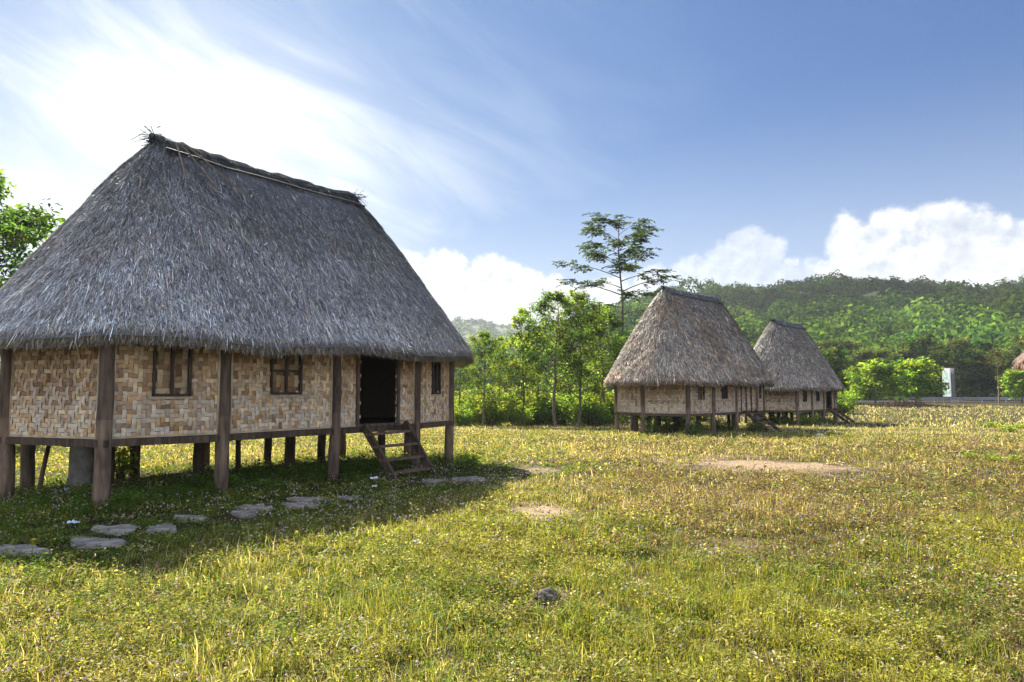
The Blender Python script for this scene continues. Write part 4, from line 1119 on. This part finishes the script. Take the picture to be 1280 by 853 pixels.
M['hill'] = mat_solid('hillside', (.07, .085, .035), 1., .05, .4, 0, tint=False)
sk_x = np.array([560, 680, 740, 790, 850, 900, 960, 1000, 1040, 1100, 1140, 1200, 1240, 1290, 1400, 1600])
sk_y = np.array([470, 425, 400, 382, 366, 366, 367, 362, 358, 359, 364, 371, 367, 361, 356, 370])
cr = (488-sk_y)/FPX
HX, HY, HZ = hill('hill', sk_x, cr, 150, 360, 520, 4, 26, M['hill'])
fx = np.array([-400, 300, 420, 500, 560, 590, 620, 680, 760, 860, 1000]); fy = np.array([430, 425, 415, 408, 404, 403, 406, 415, 424, 435, 450])
FX, FY, FZ = hill('far_hill', fx, (488-fy)/FPX, 620, 1050, 1400, 8, 30, M['hill'])

def crown_template(seed, n):
    g = np.random.default_rng(seed); q = norm(g.normal(0, 1, (n, 3))); q[:, 2] = np.abs(q[:, 2])*1.0-.15
    lob = 1+.35*(fbm(q[:, 0]*2.2+seed, q[:, 1]*2.2+q[:, 2]*1.7, seed, 3)-.5)*2
    p = q*lob[:, None]*(.7+.35*g.random(n))[:, None]*[1, 1, .95]
    ax = norm(np.cross(q, g.normal(0, 1, (n, 3)))+[0, 0, -.25]); up = norm(q+g.normal(0, .5, (n, 3)))
    return p, ax, up, g.uniform(.6, 1.5, n), g.uniform(.6, 1.4, n)
def forest(name, label, HX, HY, HZ, n, rad, leafn, leafs, seed, sel, tone=1.):
    g = np.random.default_rng(seed); T = [crown_template(seed*7+i, leafn) for i in range(6)]
    mb = MB(); ny_, nx_ = HX.shape; cnt = 0
    VV, CC = [], []
    while cnt < n:
        i = g.uniform(0, ny_-1.01); j = g.uniform(0, nx_-1.01)
        if g.random() > (.35+.65*i/ny_): continue
        a, b = int(i), int(j); fi, fj = i-a, j-b
        bl = lambda Q: (Q[a, b]*(1-fi)+Q[a+1, b]*fi)*(1-fj)+(Q[a, b+1]*(1-fi)+Q[a+1, b+1]*fi)*fj
        c = np.array([bl(HX), bl(HY), bl(HZ)])
        if not sel(c): continue
        t = float(fbm(c[0]*.02, c[1]*.02+c[2]*.05, seed+3, 3))
        r = rad*g.choice([.45, .7, 1., 1.45], p=[.25, .35, .28, .12])*g.uniform(.85, 1.2)*(.6+.8*t)
        p, ax, up, sz, cv = T[g.integers(0, 6)]; th = g.random()*6.28; cth, sth = math.cos(th), math.sin(th)
        Rm = np.array([[cth, sth, 0], [-sth, cth, 0], [0, 0, 1]])
        VV.append(leafquads(c+[0, 0, r*.55]+(p*r*[1, 1, g.uniform(.8, 1.35)])@Rm, ax@Rm, sz*leafs*r/rad, .7, up@Rm))
        col = np.array([(.8, 1., .8), (1.15, 1.15, .9), (.6, .75, .7), (1.1, 1.2, .8)])[int(g.integers(0, 4))]*(.07+2.3*t**1.7)*tone*(np.array([.72, .66, .6]) if c[0] > 150+.0*c[1] and c[2] > 12 else np.array([1., 1.05, .95]))  # strong patch contrast puts deeper shadow into the crown tint
        CC.append(cv[:, None]*col); cnt += 1
    V_ = np.vstack(VV); C_ = np.vstack(CC)
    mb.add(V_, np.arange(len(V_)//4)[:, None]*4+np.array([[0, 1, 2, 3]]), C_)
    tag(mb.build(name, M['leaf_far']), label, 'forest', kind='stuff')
forest('hillside_forest', 'dense mixed forest covering the hill behind the houses', HX, HY, HZ, 4600, 4.4, 200, .9, 3, lambda c: c[1] < 420)
forest('far_forest', 'hazy forest on the distant hill', FX, FY, FZ, 2600, 6.5, 60, 2.6, 5, lambda c: c[1] < 1150 and -700 < c[0] < 420)

# ------------------------------------------------------------------ haze
HAZE = .0002
if HAZE:
    hb = MB(); hb.box([0, 600, 90], [2600, 2000, 190]); m, nt2, N2, L2 = newmat('haze')
    out = N2.new('ShaderNodeOutputMaterial'); vp = N2.new('ShaderNodeVolumePrincipled'); vp.inputs['Density'].default_value = HAZE; vp.inputs['Color'].default_value = (.86, .92, 1., 1); vp.inputs['Anisotropy'].default_value = .3
    L2.new(vp.outputs[0], out.inputs['Volume'])
    tag(hb.build('haze', m), 'thin pale haze over the valley', 'haze', kind='stuff')

# ------------------------------------------------------------------ render settings
S.view_settings.view_transform = 'Standard'; S.view_settings.look = 'None'; S.view_settings.gamma = 1; S.view_settings.use_curve_mapping = False
S.view_settings.exposure = 1.65
cy = S.cycles
cy.use_denoising = True; cy.denoising_input_passes = 'RGB_ALBEDO_NORMAL'; cy.denoising_prefilter = 'ACCURATE'; cy.max_bounces = 6; cy.diffuse_bounces = 3; cy.glossy_bounces = 2; cy.transmission_bounces = 4; cy.transparent_max_bounces = 4; cy.volume_bounces = 0
cy.sample_clamp_indirect = 6
